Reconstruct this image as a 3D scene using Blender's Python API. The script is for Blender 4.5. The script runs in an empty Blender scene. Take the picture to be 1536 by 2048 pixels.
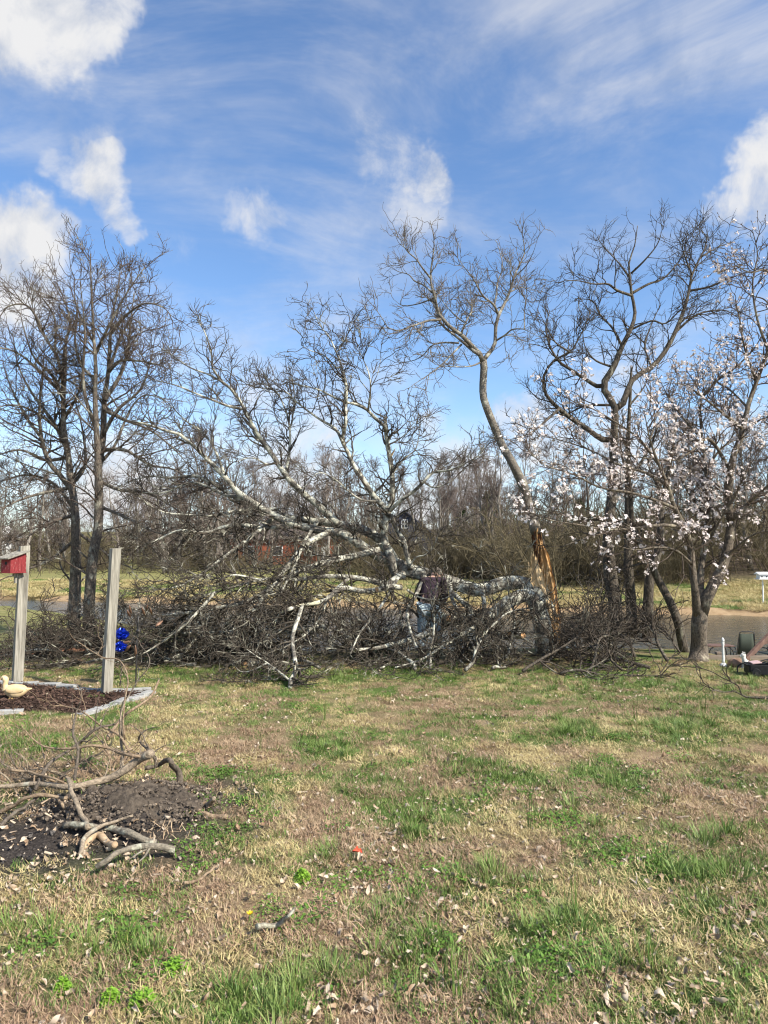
import bpy, bmesh, math
import numpy as np
from mathutils import Vector, Matrix, noise as mnoise

# ------------------------------------------------------------------ camera, sky, sun, exposure
sc = bpy.context.scene
COL = sc.collection
F_PX, CX, CY, EYE = 1420.0, 768.0, 1024.0, 1.6
HORIZON = 1112.0
PITCH = math.atan((HORIZON - CY) / F_PX)
cam_d = bpy.data.cameras.new('camera')
cam = bpy.data.objects.new('camera', cam_d); COL.objects.link(cam)
cam.location = (0, 0, EYE); cam.rotation_euler = (math.pi/2 + PITCH, 0, 0)
cam_d.sensor_fit = 'HORIZONTAL'; cam_d.sensor_width = 36.0; cam_d.lens = 36.0*F_PX/1536.0
cam_d.clip_start = 0.05; cam_d.clip_end = 3000
sc.camera = cam
sc.render.resolution_x, sc.render.resolution_y = 768, 1024
sc.view_settings.view_transform = 'Standard'; sc.view_settings.look = 'None'
sc.view_settings.exposure = 0.55; sc.view_settings.gamma = 1.0
sc.render.engine = 'CYCLES'
sc.cycles.use_denoising = True; sc.cycles.filter_width = 1.15; sc.cycles.use_adaptive_sampling = True; sc.cycles.adaptive_threshold = 0.02
sc.cycles.max_bounces = 4; sc.cycles.diffuse_bounces = 2; sc.cycles.glossy_bounces = 2
sc.cycles.transparent_max_bounces = 4; sc.cycles.caustics_reflective = False; sc.cycles.caustics_refractive = False

SUN_ELEV = math.radians(41)
SUN_AZ = math.radians(54)          # to the right of straight behind the camera
to_sun = Vector((math.sin(SUN_AZ)*math.cos(SUN_ELEV), -math.cos(SUN_AZ)*math.cos(SUN_ELEV), math.sin(SUN_ELEV)))
sun_d = bpy.data.lights.new('sun', 'SUN'); sun_d.energy = 5.0; sun_d.angle = math.radians(0.53); sun_d.color = (1.0, 0.94, 0.84)
sun = bpy.data.objects.new('sun', sun_d); COL.objects.link(sun)
sun.rotation_euler = to_sun.to_track_quat('Z', 'Y').to_euler()

def U(px, py, Y):
    """pixel of the photograph + distance -> place in the yard"""
    yy = F_PX*math.cos(PITCH) + (py-CY)*math.sin(PITCH)
    zz = F_PX*math.sin(PITCH) - (py-CY)*math.cos(PITCH)
    s = Y/yy
    return np.array([s*(px-CX), Y, EYE + s*zz])
def G(px, py, z=0.0):
    yy = F_PX*math.cos(PITCH) + (py-CY)*math.sin(PITCH)
    zz = F_PX*math.sin(PITCH) - (py-CY)*math.cos(PITCH)
    s = (z-EYE)/zz
    return np.array([s*(px-CX), s*yy, z])
def PXM(px, Y): return px*Y/F_PX        # size in pixels -> metres

def build_world():
    w = bpy.data.worlds.new('World'); sc.world = w; w.use_nodes = True
    nt = w.node_tree; nt.nodes.clear(); N = nt.nodes.new; L = nt.links.new
    out = N('ShaderNodeOutputWorld'); bg = N('ShaderNodeBackground'); bg.inputs['Strength'].default_value = 0.13
    sky = N('ShaderNodeTexSky'); sky.sky_type = 'NISHITA'; sky.sun_disc = False
    sky.sun_elevation = SUN_ELEV; sky.sun_rotation = math.atan2(to_sun.x, to_sun.y)
    sky.altitude = 300; sky.air_density = 1.0; sky.dust_density = 0.6; sky.ozone_density = 2.2
    hs = N('ShaderNodeHueSaturation'); hs.inputs['Saturation'].default_value = 1.12; hs.inputs['Value'].default_value = 1.20; hs.inputs['Hue'].default_value = 0.5025
    L(sky.outputs[0], hs.inputs['Color'])
    tc = N('ShaderNodeTexCoord')
    def math_(op, a, b=None, clamp=False):
        m = N('ShaderNodeMath'); m.operation = op; m.use_clamp = clamp
        for i, v in enumerate((a, b)):
            if v is None: continue
            if isinstance(v, (int, float)): m.inputs[i].default_value = v
            else: L(v, m.inputs[i])
        return m.outputs[0]
    def noise(scale, detail, vec, rough=0.55, dist=0.0):
        n = N('ShaderNodeTexNoise'); n.inputs['Scale'].default_value = scale; n.inputs['Detail'].default_value = detail
        n.inputs['Roughness'].default_value = rough; n.inputs['Distortion'].default_value = dist; L(vec, n.inputs['Vector']); return n
    # ragged direction
    n1 = noise(6.0, 5, tc.outputs['Generated'], 0.66)
    sub = N('ShaderNodeVectorMath'); sub.operation = 'SUBTRACT'; L(n1.outputs['Color'], sub.inputs[0]); sub.inputs[1].default_value = (0.5, 0.5, 0.5)
    scl = N('ShaderNodeVectorMath'); scl.operation = 'SCALE'; L(sub.outputs[0], scl.inputs[0]); scl.inputs['Scale'].default_value = 0.16
    add = N('ShaderNodeVectorMath'); add.operation = 'ADD'; L(tc.outputs['Generated'], add.inputs[0]); L(scl.outputs[0], add.inputs[1])
    nrm = N('ShaderNodeVectorMath'); nrm.operation = 'NORMALIZE'; L(add.outputs[0], nrm.inputs[0])
    acc = None
    blobs = [(40, 10, 130, 1.0), (170, 40, 75, .85), (0, 40, 95, .9), (215, 10, 60, .8), (140, 110, 45, .5), (150, 350, 60, .6), (215, 372, 75, .8), (262, 412, 48, .6), (195, 310, 55, .45), (95, 352, 45, .5),
             (10, 520, 120, .9), (-70, 560, 140, .9), (75, 555, 65, .7), (545, 432, 62, .52), (495, 412, 48, .42), (780, 310, 95, .6), (870, 350, 62, .7), (760, 250, 80, .42), (820, 410, 90, .48), (715, 300, 60, .4),
             (1515, 410, 70, .85), (1455, 430, 45, .7), (1590, 350, 105, .95), (1418, 420, 30, .5), (1060, 870, 85, .65), (1000, 850, 50, .45), (620, 850, 100, .65), (500, 800, 80, .5), (700, 770, 70, .45), (560, 740, 60, .4),
             (850, 845, 60, .45), (560, 950, 150, .7), (900, 1000, 150, .7), (250, 980, 140, .6), (1250, 860, 140, .6), (700, 610, 80, .35), (1130, 560, 110, .25), (600, 60, 130, .16), (450, 150, 130, .16), (1000, 560, 110, .25), (60, 250, 90, .3), (330, 500, 70, .25)]
    for px, py, r, a in blobs:
        d = Vector(U(px, py, 10.0)) - Vector((0, 0, EYE)); d.normalize()
        ang = math.atan(r/F_PX)*1.0
        dot = N('ShaderNodeVectorMath'); dot.operation = 'DOT_PRODUCT'; L(nrm.outputs[0], dot.inputs[0]); dot.inputs[1].default_value = d
        mr = N('ShaderNodeMapRange'); mr.interpolation_type = 'SMOOTHSTEP'; L(dot.outputs['Value'], mr.inputs['Value'])
        mr.inputs['From Min'].default_value = math.cos(ang*1.15); mr.inputs['From Max'].default_value = math.cos(ang*0.25)
        mr.inputs['To Min'].default_value = 0; mr.inputs['To Max'].default_value = a
        acc = mr.outputs[0] if acc is None else math_('MAXIMUM', acc, mr.outputs[0])
    # drifting thin cloud everywhere, and heaps of the same kind all round the sky
    mp = N('ShaderNodeMapping'); mp.inputs['Scale'].default_value = (1.0, 1.0, 3.2); mp.inputs['Rotation'].default_value = (0.25, 0.75, 0.3); L(tc.outputs['Generated'], mp.inputs['Vector'])
    n2 = noise(2.3, 6, mp.outputs[0], 0.62, 0.6)
    thin = N('ShaderNodeMapRange'); thin.interpolation_type = 'SMOOTHSTEP'; L(n2.outputs['Fac'], thin.inputs['Value'])
    thin.inputs['From Min'].default_value = 0.36; thin.inputs['From Max'].default_value = 0.82; thin.inputs['To Max'].default_value = 0.72
    n3 = noise(10.0, 6, tc.outputs['Generated'], 0.64, 0.4)
    edge = math_('ADD', acc, math_('MULTIPLY', math_('SUBTRACT', n3.outputs['Fac'], 0.5), 1.5))
    crisp = N('ShaderNodeMapRange'); crisp.interpolation_type = 'SMOOTHSTEP'; L(edge, crisp.inputs['Value'])
    crisp.inputs['From Min'].default_value = 0.22; crisp.inputs['From Max'].default_value = 1.02; crisp.inputs['To Max'].default_value = 1.0
    gate = math_('MULTIPLY', acc, 1.9, True)
    heap = math_('MULTIPLY', crisp.outputs[0], gate)
    inv = math_('SUBTRACT', 1.0, math_('MULTIPLY', heap, 1.0, True)); inv2 = math_('SUBTRACT', 1.0, thin.outputs[0])
    fac = math_('SUBTRACT', 1.0, math_('MULTIPLY', inv, inv2), True)
    # pale band low over the land, from the geometry of the air
    sep = N('ShaderNodeSeparateXYZ'); L(tc.outputs['Generated'], sep.inputs[0])
    low = N('ShaderNodeMapRange'); low.interpolation_type = 'SMOOTHSTEP'; L(sep.outputs['Z'], low.inputs['Value'])
    low.inputs['From Min'].default_value = 0.26; low.inputs['From Max'].default_value = 0.0; low.inputs['To Max'].default_value = 0.5
    n4 = noise(4.0, 3, mp.outputs[0], 0.6)
    lowc = math_('MULTIPLY', low.outputs[0], n4.outputs['Fac'])
    fac = math_('ADD', fac, lowc, True)
    # lit side and shaded side of the heaps: how the cloud thins out towards the sun
    sh = N('ShaderNodeVectorMath'); sh.operation = 'ADD'; L(tc.outputs['Generated'], sh.inputs[0]); sh.inputs[1].default_value = (to_sun.x*.035, 0.0, .04)
    n6 = noise(10.0, 3, sh.outputs[0], 0.64, 0.4)
    lit = math_('ADD', math_('MULTIPLY', math_('SUBTRACT', n3.outputs['Fac'], n6.outputs['Fac']), 2.4), 0.62, True)
    cr = N('ShaderNodeValToRGB'); L(lit, cr.inputs[0])
    cr.color_ramp.elements[0].position = 0.1; cr.color_ramp.elements[0].color = (3.0, 3.25, 3.75, 1)
    cr.color_ramp.elements[1].position = 0.75; cr.color_ramp.elements[1].color = (4.55, 4.55, 4.6, 1)
    mix = N('ShaderNodeMix'); mix.data_type = 'RGBA'; L(fac, mix.inputs['Factor']); L(hs.outputs[0], mix.inputs['A']); L(cr.outputs[0], mix.inputs['B'])
    L(mix.outputs['Result'], bg.inputs['Color']); L(bg.outputs[0], out.inputs[0])
build_world(); sc.world.cycles.sampling_method = 'NONE'

# ------------------------------------------------------------------ helpers
rng = np.random.default_rng(11)
def nz(v): return v/np.maximum(np.linalg.norm(v, axis=-1, keepdims=True), 1e-9)

def vnoise(x, y, s=1.0, seed=0):
    x = np.asarray(x, float)*s; y = np.asarray(y, float)*s
    xi = np.floor(x); yi = np.floor(y); fx = x-xi; fy = y-yi
    fx = fx*fx*(3-2*fx); fy = fy*fy*(3-2*fy)
    def h(a, b):
        v = np.sin(a*127.1 + b*311.7 + seed*74.7)*43758.5453
        return v - np.floor(v)
    return (h(xi, yi)*(1-fx)+h(xi+1, yi)*fx)*(1-fy) + (h(xi, yi+1)*(1-fx)+h(xi+1, yi+1)*fx)*fy
def fbm(x, y, s=1.0, seed=0, o=4):
    t = 0; a = 0.5
    for k in range(o):
        t = t + a*vnoise(x, y, s*2**k, seed+k*13); a *= 0.5
    return t/(1-0.5**o)
def sstep(a, b, x):
    t = np.clip((np.asarray(x, float)-a)/(b-a), 0, 1); return t*t*(3-2*t)

def mesh_np(name, V, faces_list, mat=None, smooth=True, mats=None, midx=None):
    """faces_list: list of (k, n) int arrays"""
    me = bpy.data.meshes.new(name)
    V = np.asarray(V, np.float32)
    me.vertices.add(len(V)); me.vertices.foreach_set('co', V.ravel())
    tot = sum(f.size for f in faces_list); npoly = sum(len(f) for f in faces_list)
    idx = np.concatenate([np.asarray(f).ravel() for f in faces_list]).astype(np.int32)
    cnt = np.concatenate([np.full(len(f), f.shape[1], np.int32) for f in faces_list])
    st = np.zeros(npoly, np.int32); st[1:] = np.cumsum(cnt)[:-1]
    me.loops.add(tot); me.loops.foreach_set('vertex_index', idx)
    me.polygons.add(npoly); me.polygons.foreach_set('loop_start', st)
    try: me.polygons.foreach_set('loop_total', cnt)
    except Exception: pass
    if midx is not None: me.polygons.foreach_set('material_index', np.asarray(midx, np.int32))
    me.update(calc_edges=True); me.validate()
    me.polygons.foreach_set('use_smooth', np.full(len(me.polygons), smooth, bool))
    for m in (mats or ([mat] if mat else [])): me.materials.append(m)
    return me

def link(name, me, parent=None, loc=None):
    o = bpy.data.objects.new(name, me); COL.objects.link(o)
    if parent is not None: o.parent = parent
    if loc is not None: o.location = loc
    return o
def tag(o, label=None, cat=None, group=None, kind=None):
    if label: o['label'] = label
    if cat: o['category'] = cat
    if group: o['group'] = group
    if kind: o['kind'] = kind
    return o
def empty(name, loc, label, cat, group=None, rz=0.0):
    o = bpy.data.objects.new(name, None); COL.objects.link(o); o.location = Vector(loc); o.rotation_euler = (0, 0, rz)
    o.empty_display_size = 0.2
    return tag(o, label, cat, group)

def tube_geo(P, R, sides=6, cap=True):
    """P (M,n,3), R (M,n) -> verts, quads"""
    P = np.asarray(P, float); R = np.asarray(R, float)
    if P.ndim == 2: P = P[None]; R = R[None]
    if cap:
        P = np.concatenate([P, P[:, -1:]], 1); R = np.concatenate([R, np.zeros_like(R[:, -1:])], 1)
        P = np.concatenate([P[:, :1], P], 1); R = np.concatenate([np.zeros_like(R[:, :1]), R], 1)
    M, n, _ = P.shape
    T = np.zeros_like(P); T[:, 1:-1] = P[:, 2:]-P[:, :-2]; T[:, 0] = P[:, 1]-P[:, 0]; T[:, -1] = P[:, -1]-P[:, -2]
    if cap:
        T[:, 0] = T[:, 1] = P[:, 2]-P[:, 1]; T[:, -1] = T[:, -2] = P[:, -2]-P[:, -3]
    T = nz(T)
    mean = np.abs(T).mean(1); ax = np.argmin(mean, 1)
    ref = np.zeros((M, 1, 3)); ref[np.arange(M), 0, ax] = 1
    Nn = nz(ref - (ref*T).sum(-1, keepdims=True)*T); B = np.cross(T, Nn)
    a = np.linspace(0, 2*np.pi, sides, endpoint=False)
    V = P[:, :, None] + R[:, :, None, None]*(np.cos(a)[None, None, :, None]*Nn[:, :, None] + np.sin(a)[None, None, :, None]*B[:, :, None])
    k = np.arange(M*n*sides).reshape(M, n, sides)
    q = np.stack([k[:, :-1], np.roll(k[:, :-1], -1, 2), np.roll(k[:, 1:], -1, 2), k[:, 1:]], -1).reshape(-1, 4)
    return V.reshape(-1, 3), q
def join_geo(parts):
    Vs, Fs, o = [], [], 0
    for V, F in parts:
        Vs.append(V); Fs.append(F+o); o += len(V)
    return np.concatenate(Vs), np.concatenate(Fs)

def resample(pts, n, rad=None, smooth=True):
    pts = np.asarray(pts, float)
    if smooth and len(pts) > 2:                      # Catmull-Rom
        p = np.vstack([2*pts[0]-pts[1], pts, 2*pts[-1]-pts[-2]]); out = []; rr = []
        for i in range(1, len(p)-2):
            for t in np.linspace(0, 1, 8, endpoint=False):
                out.append(0.5*((2*p[i]) + (-p[i-1]+p[i+1])*t + (2*p[i-1]-5*p[i]+4*p[i+1]-p[i+2])*t*t + (-p[i-1]+3*p[i]-3*p[i+1]+p[i+2])*t**3))
        out.append(pts[-1]); pts2 = np.array(out)
    else: pts2 = pts
    d = np.r_[0, np.cumsum(np.linalg.norm(np.diff(pts2, axis=0), axis=1))]
    u = np.linspace(0, d[-1], n)
    return np.stack([np.interp(u, d, pts2[:, k]) for k in range(3)], 1)

def spawn(P, R, dens, length, ang=(30, 65), n=5, wig=0.22, up=0.1, tr=(0.15, 1.0), rr=0.6, rmin=0.003, rcap=1.0, short=0.55, tip=True, zmin=None, rg=None):
    """grow side branches on every parent polyline"""
    rg = rg or rng
    M, m, _ = P.shape
    seg = np.linalg.norm(np.diff(P, axis=1), axis=2).sum(1)
    cnt = rg.poisson(dens*seg*(tr[1]-tr[0]))
    if tip: cnt = cnt + 1
    idx = np.repeat(np.arange(M), cnt); K = len(idx)
    t = tr[0] + (tr[1]-tr[0])*rg.random(K)
    if tip:
        first = np.r_[0, np.cumsum(cnt)[:-1]]; t[first] = 0.97
    f = np.clip(t, 0, 0.9999)*(m-1); i = f.astype(int); w = (f-i)[:, None]
    pos = P[idx, i]*(1-w) + P[idx, i+1]*w
    rad = R[idx, i]*(1-w[:, 0]) + R[idx, i+1]*w[:, 0]
    tan = nz(P[idx, i+1]-P[idx, i])
    v = rg.normal(size=(K, 3)); v = nz(v - (v*tan).sum(1, keepdims=True)*tan)
    a = np.radians(rg.uniform(ang[0], ang[1], K))
    if tip: a[first] *= 0.35
    d = nz(np.cos(a)[:, None]*tan + np.sin(a)[:, None]*v + np.array([0, 0, up]))
    Ln = length*rg.uniform(0.45, 1.2, K)*(1-short*t)
    st = (Ln/(n-1))[:, None]
    out = np.zeros((K, n, 3)); out[:, 0] = pos
    for k in range(1, n):
        d = nz(d + wig*rg.normal(size=(K, 3)) + np.array([0, 0, up*0.5]))
        out[:, k] = out[:, k-1] + d*st
    if zmin is not None: out[:, :, 2] = np.maximum(out[:, :, 2], zmin + 0.05*rg.random((K, 1)))
    r0 = np.minimum(np.maximum(rad*rr, rmin*1.4), rcap)
    RR = r0[:, None]*(1-np.linspace(0, 1, n)[None]) + rmin*np.linspace(0, 1, n)[None]
    return out, RR

# ------------------------------------------------------------------ materials
def mat_new(name):
    m = bpy.data.materials.new(name); m.use_nodes = True
    nt = m.node_tree; b = nt.nodes['Principled BSDF']
    return m, nt, b
def nd(nt, t, **kw):
    n = nt.nodes.new(t)
    for k, v in kw.items():
        if k in n.inputs: n.inputs[k].default_value = v
        else: setattr(n, k, v)
    return n
def ramp(nt, fac, stops):
    r = nt.nodes.new('ShaderNodeValToRGB'); nt.links.new(fac, r.inputs[0])
    els = r.color_ramp.elements
    while len(els) < len(stops): els.new(0.5)
    for e, (p, c) in zip(els, stops): e.position = p; e.color = (*c, 1)
    return r.outputs[0]
def mixc(nt, fac, a, b, mode='MIX'):
    m = nt.nodes.new('ShaderNodeMix'); m.data_type = 'RGBA'; m.blend_type = mode
    for k, v in (('Factor', fac), ('A', a), ('B', b)):
        if isinstance(v, (int, float)): m.inputs[k].default_value = v
        elif isinstance(v, tuple): m.inputs[k].default_value = (*v, 1)
        else: nt.links.new(v, m.inputs[k])
    return m.outputs['Result']
def bump(nt, b, h, strength=0.4, dist=0.01):
    n = nd(nt, 'ShaderNodeBump', Strength=strength, Distance=dist); nt.links.new(h, n.inputs['Height']); nt.links.new(n.outputs[0], b.inputs['Normal'])
def spec(b, v):
    b.inputs['Specular IOR Level'].default_value = v

def bark_mat(name, dark, mid, light, lichen=0.5, scale=14, zs=1.0, rough=0.9, bstr=0.6):
    m, nt, b = mat_new(name); L = nt.links.new
    tc = nd(nt, 'ShaderNodeTexCoord'); mp = nd(nt, 'ShaderNodeMapping'); mp.inputs['Scale'].default_value = (1, 1, zs); L(tc.outputs['Object'], mp.inputs[0])
    n1 = nd(nt, 'ShaderNodeTexNoise', Scale=scale*0.45, Detail=3.0, Roughness=0.65); L(mp.outputs[0], n1.inputs['Vector'])
    n2 = nd(nt, 'ShaderNodeTexNoise', Scale=scale*2.2, Detail=3.0, Roughness=0.7); L(mp.outputs[0], n2.inputs['Vector'])
    base = ramp(nt, n2.outputs['Fac'], [(0.30, dark), (0.62, mid)])
    lf = nd(nt, 'ShaderNodeMapRange', interpolation_type='SMOOTHSTEP'); L(n1.outputs['Fac'], lf.inputs['Value'])
    c = 0.72 - 0.42*lichen
    lf.inputs['From Min'].default_value = c; lf.inputs['From Max'].default_value = c+0.17
    lc = ramp(nt, n2.outputs['Fac'], [(0.25, tuple(0.7*x for x in light)), (0.6, light)])
    L(mixc(nt, lf.outputs[0], base, lc), b.inputs['Base Color'])
    b.inputs['Roughness'].default_value = rough; spec(b, 0.2)
    if bstr: bump(nt, b, n2.outputs['Fac'], bstr, 0.02)
    return m
def plain_mat(name, c1, c2, scale=20, rough=0.8, sp=0.3, bstr=0.2, stretch=(1, 1, 1), metallic=0.0, obj_random=0.0, dist=0.004):
    m, nt, b = mat_new(name); L = nt.links.new
    tc = nd(nt, 'ShaderNodeTexCoord'); mp = nd(nt, 'ShaderNodeMapping'); mp.inputs['Scale'].default_value = stretch; L(tc.outputs['Object'], mp.inputs[0])
    n = nd(nt, 'ShaderNodeTexNoise', Scale=float(scale), Detail=6.0, Roughness=0.65); L(mp.outputs[0], n.inputs['Vector'])
    col = ramp(nt, n.outputs['Fac'], [(0.3, c1), (0.7, c2)])
    if obj_random:
        oi = nd(nt, 'ShaderNodeObjectInfo'); hv = nd(nt, 'ShaderNodeHueSaturation'); mr = nd(nt, 'ShaderNodeMapRange'); L(oi.outputs['Random'], mr.inputs['Value'])
        mr.inputs['To Min'].default_value = 1-obj_random; mr.inputs['To Max'].default_value = 1+obj_random
        L(mr.outputs[0], hv.inputs['Value']); L(col, hv.inputs['Color']); col = hv.outputs[0]
    L(col, b.inputs['Base Color'])
    b.inputs['Roughness'].default_value = rough; spec(b, sp); b.inputs['Metallic'].default_value = metallic
    if bstr: bump(nt, b, n.outputs['Fac'], bstr, dist)
    return m
def leaf_mat(name, cols, var=0.3, trans=0.25, rough=0.7):
    """colour differs from one tuft or leaf to the next"""
    m, nt, b = mat_new(name); L = nt.links.new
    oi = nd(nt, 'ShaderNodeObjectInfo')
    tc = nd(nt, 'ShaderNodeTexCoord'); n = nd(nt, 'ShaderNodeTexNoise', Scale=22.0, Detail=1.0); L(tc.outputs['Object'], n.inputs['Vector'])
    ad = nd(nt, 'ShaderNodeMath', operation='MULTIPLY_ADD'); L(n.outputs['Fac'], ad.inputs[0]); ad.inputs[1].default_value = 1.1; L(oi.outputs['Random'], ad.inputs[2])
    fr = nd(nt, 'ShaderNodeMath', operation='FRACT'); L(ad.outputs[0], fr.inputs[0])
    st = [(i/(len(cols)-1), c) for i, c in enumerate(cols)]
    col = ramp(nt, fr.outputs[0], st)
    L(col, b.inputs['Base Color']); b.inputs['Roughness'].default_value = rough; spec(b, 0.25)
    if trans:
        tr = nd(nt, 'ShaderNodeBsdfTranslucent'); L(col, tr.inputs['Color']); mx = nd(nt, 'ShaderNodeMixShader'); mx.inputs[0].default_value = trans
        L(b.outputs[0], mx.inputs[1]); L(tr.outputs[0], mx.inputs[2]); L(mx.outputs[0], nt.nodes['Material Output'].inputs[0])
    return m

M = {}
M['bark_pale'] = bark_mat('pale lichened bark', (0.055, 0.048, 0.04), (0.20, 0.18, 0.145), (0.62, 0.60, 0.48), 0.68, 15)
M['bark_stand'] = bark_mat('grey smooth bark', (0.08, 0.068, 0.055), (0.24, 0.21, 0.17), (0.46, 0.44, 0.35), 0.5, 18)
M['bark_dark'] = bark_mat('dark furrowed bark', (0.028, 0.022, 0.018), (0.15, 0.125, 0.095), (0.33, 0.31, 0.23), 0.36, 22, 0.35, 0.95, 1.0)
M['bark_pear'] = bark_mat('brown pear bark', (0.05, 0.04, 0.032), (0.19, 0.155, 0.12), (0.38, 0.36, 0.28), 0.48, 20, 0.5)
M['bark_mag'] = bark_mat('magnolia bark', (0.045, 0.036, 0.03), (0.19, 0.155, 0.115), (0.40, 0.35, 0.25), 0.45, 14, 0.6, 0.9, 0.9)
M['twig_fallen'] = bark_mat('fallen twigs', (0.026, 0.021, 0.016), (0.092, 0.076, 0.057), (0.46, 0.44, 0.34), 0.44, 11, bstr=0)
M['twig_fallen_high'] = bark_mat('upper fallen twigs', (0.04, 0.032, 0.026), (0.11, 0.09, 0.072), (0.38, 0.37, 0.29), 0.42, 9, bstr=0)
M['twig_stand'] = bark_mat('standing twigs', (0.08, 0.066, 0.054), (0.19, 0.16, 0.13), (0.32, 0.30, 0.25), 0.45, 9, bstr=0)
M['twig_dark'] = bark_mat('dark twigs', (0.024, 0.019, 0.015), (0.09, 0.072, 0.055), (0.26, 0.24, 0.18), 0.38, 9, bstr=0)
M['twig_pear'] = bark_mat('pear twigs', (0.045, 0.033, 0.026), (0.13, 0.097, 0.074), (0.40, 0.38, 0.30), 0.44, 8, bstr=0)
M['twig_mag'] = bark_mat('magnolia twigs', (0.05, 0.037, 0.03), (0.14, 0.105, 0.08), (0.22, 0.19, 0.15), 0.3, 9, bstr=0)
M['twig_far'] = plain_mat('far twigs', (0.105, 0.078, 0.064), (0.19, 0.15, 0.125), 2.0, 0.95, 0.1, 0, obj_random=0.25)
M['twig_far_olive'] = plain_mat('far brush twigs', (0.085, 0.07, 0.042), (0.17, 0.14, 0.085), 2.0, 0.95, 0.1, 0, obj_random=0.25)
M['trunk_far'] = plain_mat('far trunks', (0.10, 0.085, 0.07), (0.30, 0.265, 0.22), 5.0, 0.95, 0.1, 0.4, (1, 1, 0.4), obj_random=0.3)
M['torn'] = plain_mat('fresh torn wood', (0.36, 0.17, 0.055), (0.72, 0.47, 0.22), 16, 0.75, 0.25, 0.8, (1, 1, 0.12), dist=0.01)
M['torn_pale'] = plain_mat('pale torn wood', (0.50, 0.33, 0.16), (0.74, 0.55, 0.32), 16, 0.75, 0.25, 0.6, (1, 1, 0.1), dist=0.01)
M['rotten'] = plain_mat('brown rotten wood', (0.04, 0.018, 0.010), (0.22, 0.09, 0.04), 22, 0.9, 0.15, 0.9, (1, 1, 0.3), dist=0.02)
M['strip_tip'] = plain_mat('peeled branch wood', (0.52, 0.47, 0.30), (0.78, 0.74, 0.54), 30, 0.8, 0.2, 0.4, dist=0.01)
M['split_wood'] = plain_mat('pale split wood', (0.34, 0.23, 0.13), (0.56, 0.42, 0.27), 30, 0.8, 0.2, 0.5, (0.3, 1, 1), dist=0.01)
M['cut_wood'] = plain_mat('sawn wood', (0.62, 0.33, 0.14), (0.78, 0.48, 0.25), 40, 0.75, 0.2, 0.2)
M['debris'] = bark_mat('weathered branch', (0.12, 0.095, 0.068), (0.36, 0.285, 0.20), (0.45, 0.42, 0.32), 0.35, 20)
M['debris_tan'] = bark_mat('tan dead branch', (0.13, 0.085, 0.055), (0.34, 0.25, 0.16), (0.42, 0.36, 0.26), 0.3, 20)
M['debris_dark'] = bark_mat('dark dead branch', (0.05, 0.04, 0.03), (0.18, 0.145, 0.11), (0.25, 0.23, 0.18), 0.2, 20)
M['debris_lichen'] = bark_mat('lichen covered branch', (0.12, 0.105, 0.08), (0.27, 0.23, 0.17), (0.46, 0.45, 0.34), 0.6, 26)
M['post_wood'] = plain_mat('weathered grey wood', (0.09, 0.08, 0.062), (0.46, 0.425, 0.345), 34, 0.9, 0.15, 0.7, (1, 1, 0.06), dist=0.006)
M['dock_wood'] = plain_mat('dock boards', (0.13, 0.10, 0.075), (0.30, 0.24, 0.18), 20, 0.9, 0.15, 0.4, (0.1, 1, 1))
M['red_paint'] = plain_mat('flaking red paint', (0.20, 0.018, 0.02), (0.42, 0.045, 0.05), 30, 0.7, 0.3, 0.3, (1, 1, 0.4))
def flaking():
    m, nt, b = mat_new('flaking red boards'); L = nt.links.new
    tc = nd(nt, 'ShaderNodeTexCoord'); mp = nd(nt, 'ShaderNodeMapping'); mp.inputs['Scale'].default_value = (1, 1, 0.3); L(tc.outputs['Object'], mp.inputs[0])
    n = nd(nt, 'ShaderNodeTexNoise', Scale=70.0, Detail=6.0, Roughness=0.7); L(mp.outputs[0], n.inputs['Vector'])
    c = ramp(nt, n.outputs['Fac'], [(0.2, (0.13, 0.012, 0.014)), (0.58, (0.27, 0.028, 0.03)), (0.66, (0.33, 0.20, 0.17)), (0.85, (0.45, 0.36, 0.30))])
    L(c, b.inputs['Base Color']); b.inputs['Roughness'].default_value = 0.75; bump(nt, b, n.outputs['Fac'], 0.3, 0.003); return m
M['red_paint'] = flaking()
M['black'] = plain_mat('black', (0.008, 0.008, 0.008), (0.02, 0.02, 0.02), 20, 0.6, 0.3, 0.1)
M['duck'] = plain_mat('cream painted resin', (0.58, 0.41, 0.20), (0.74, 0.56, 0.33), 14, 0.55, 0.4, 0.15)
M['duck_beak'] = plain_mat('yellow beak paint', (0.62, 0.40, 0.10), (0.70, 0.48, 0.16), 14, 0.5, 0.4, 0.1)
M['concrete'] = plain_mat('pale concrete edging', (0.24, 0.235, 0.215), (0.46, 0.45, 0.42), 24, 0.9, 0.2, 0.5)
M['white_stone'] = plain_mat('white painted stone', (0.62, 0.61, 0.56), (0.82, 0.81, 0.77), 24, 0.7, 0.3, 0.3)
M['dog'] = plain_mat('cream stone', (0.58, 0.54, 0.46), (0.78, 0.75, 0.68), 40, 0.85, 0.2, 0.6)
M['rock'] = plain_mat('brown rock', (0.14, 0.085, 0.06), (0.34, 0.22, 0.15), 12, 0.9, 0.2, 0.8, dist=0.02)
M['iron'] = plain_mat('dark metal', (0.015, 0.014, 0.013), (0.05, 0.045, 0.04), 30, 0.45, 0.5, 0.1)
M['sling'] = plain_mat('olive mesh sling', (0.055, 0.065, 0.05), (0.085, 0.10, 0.075), 60, 0.8, 0.2, 0.2)
M['brown_paint'] = plain_mat('brown painted wood', (0.10, 0.055, 0.04), (0.20, 0.12, 0.09), 18, 0.7, 0.3, 0.3, (1, 1, 0.3))
M['pink'] = plain_mat('faded pink plastic', (0.55, 0.35, 0.33), (0.66, 0.47, 0.44), 14, 0.5, 0.4, 0.1)
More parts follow.
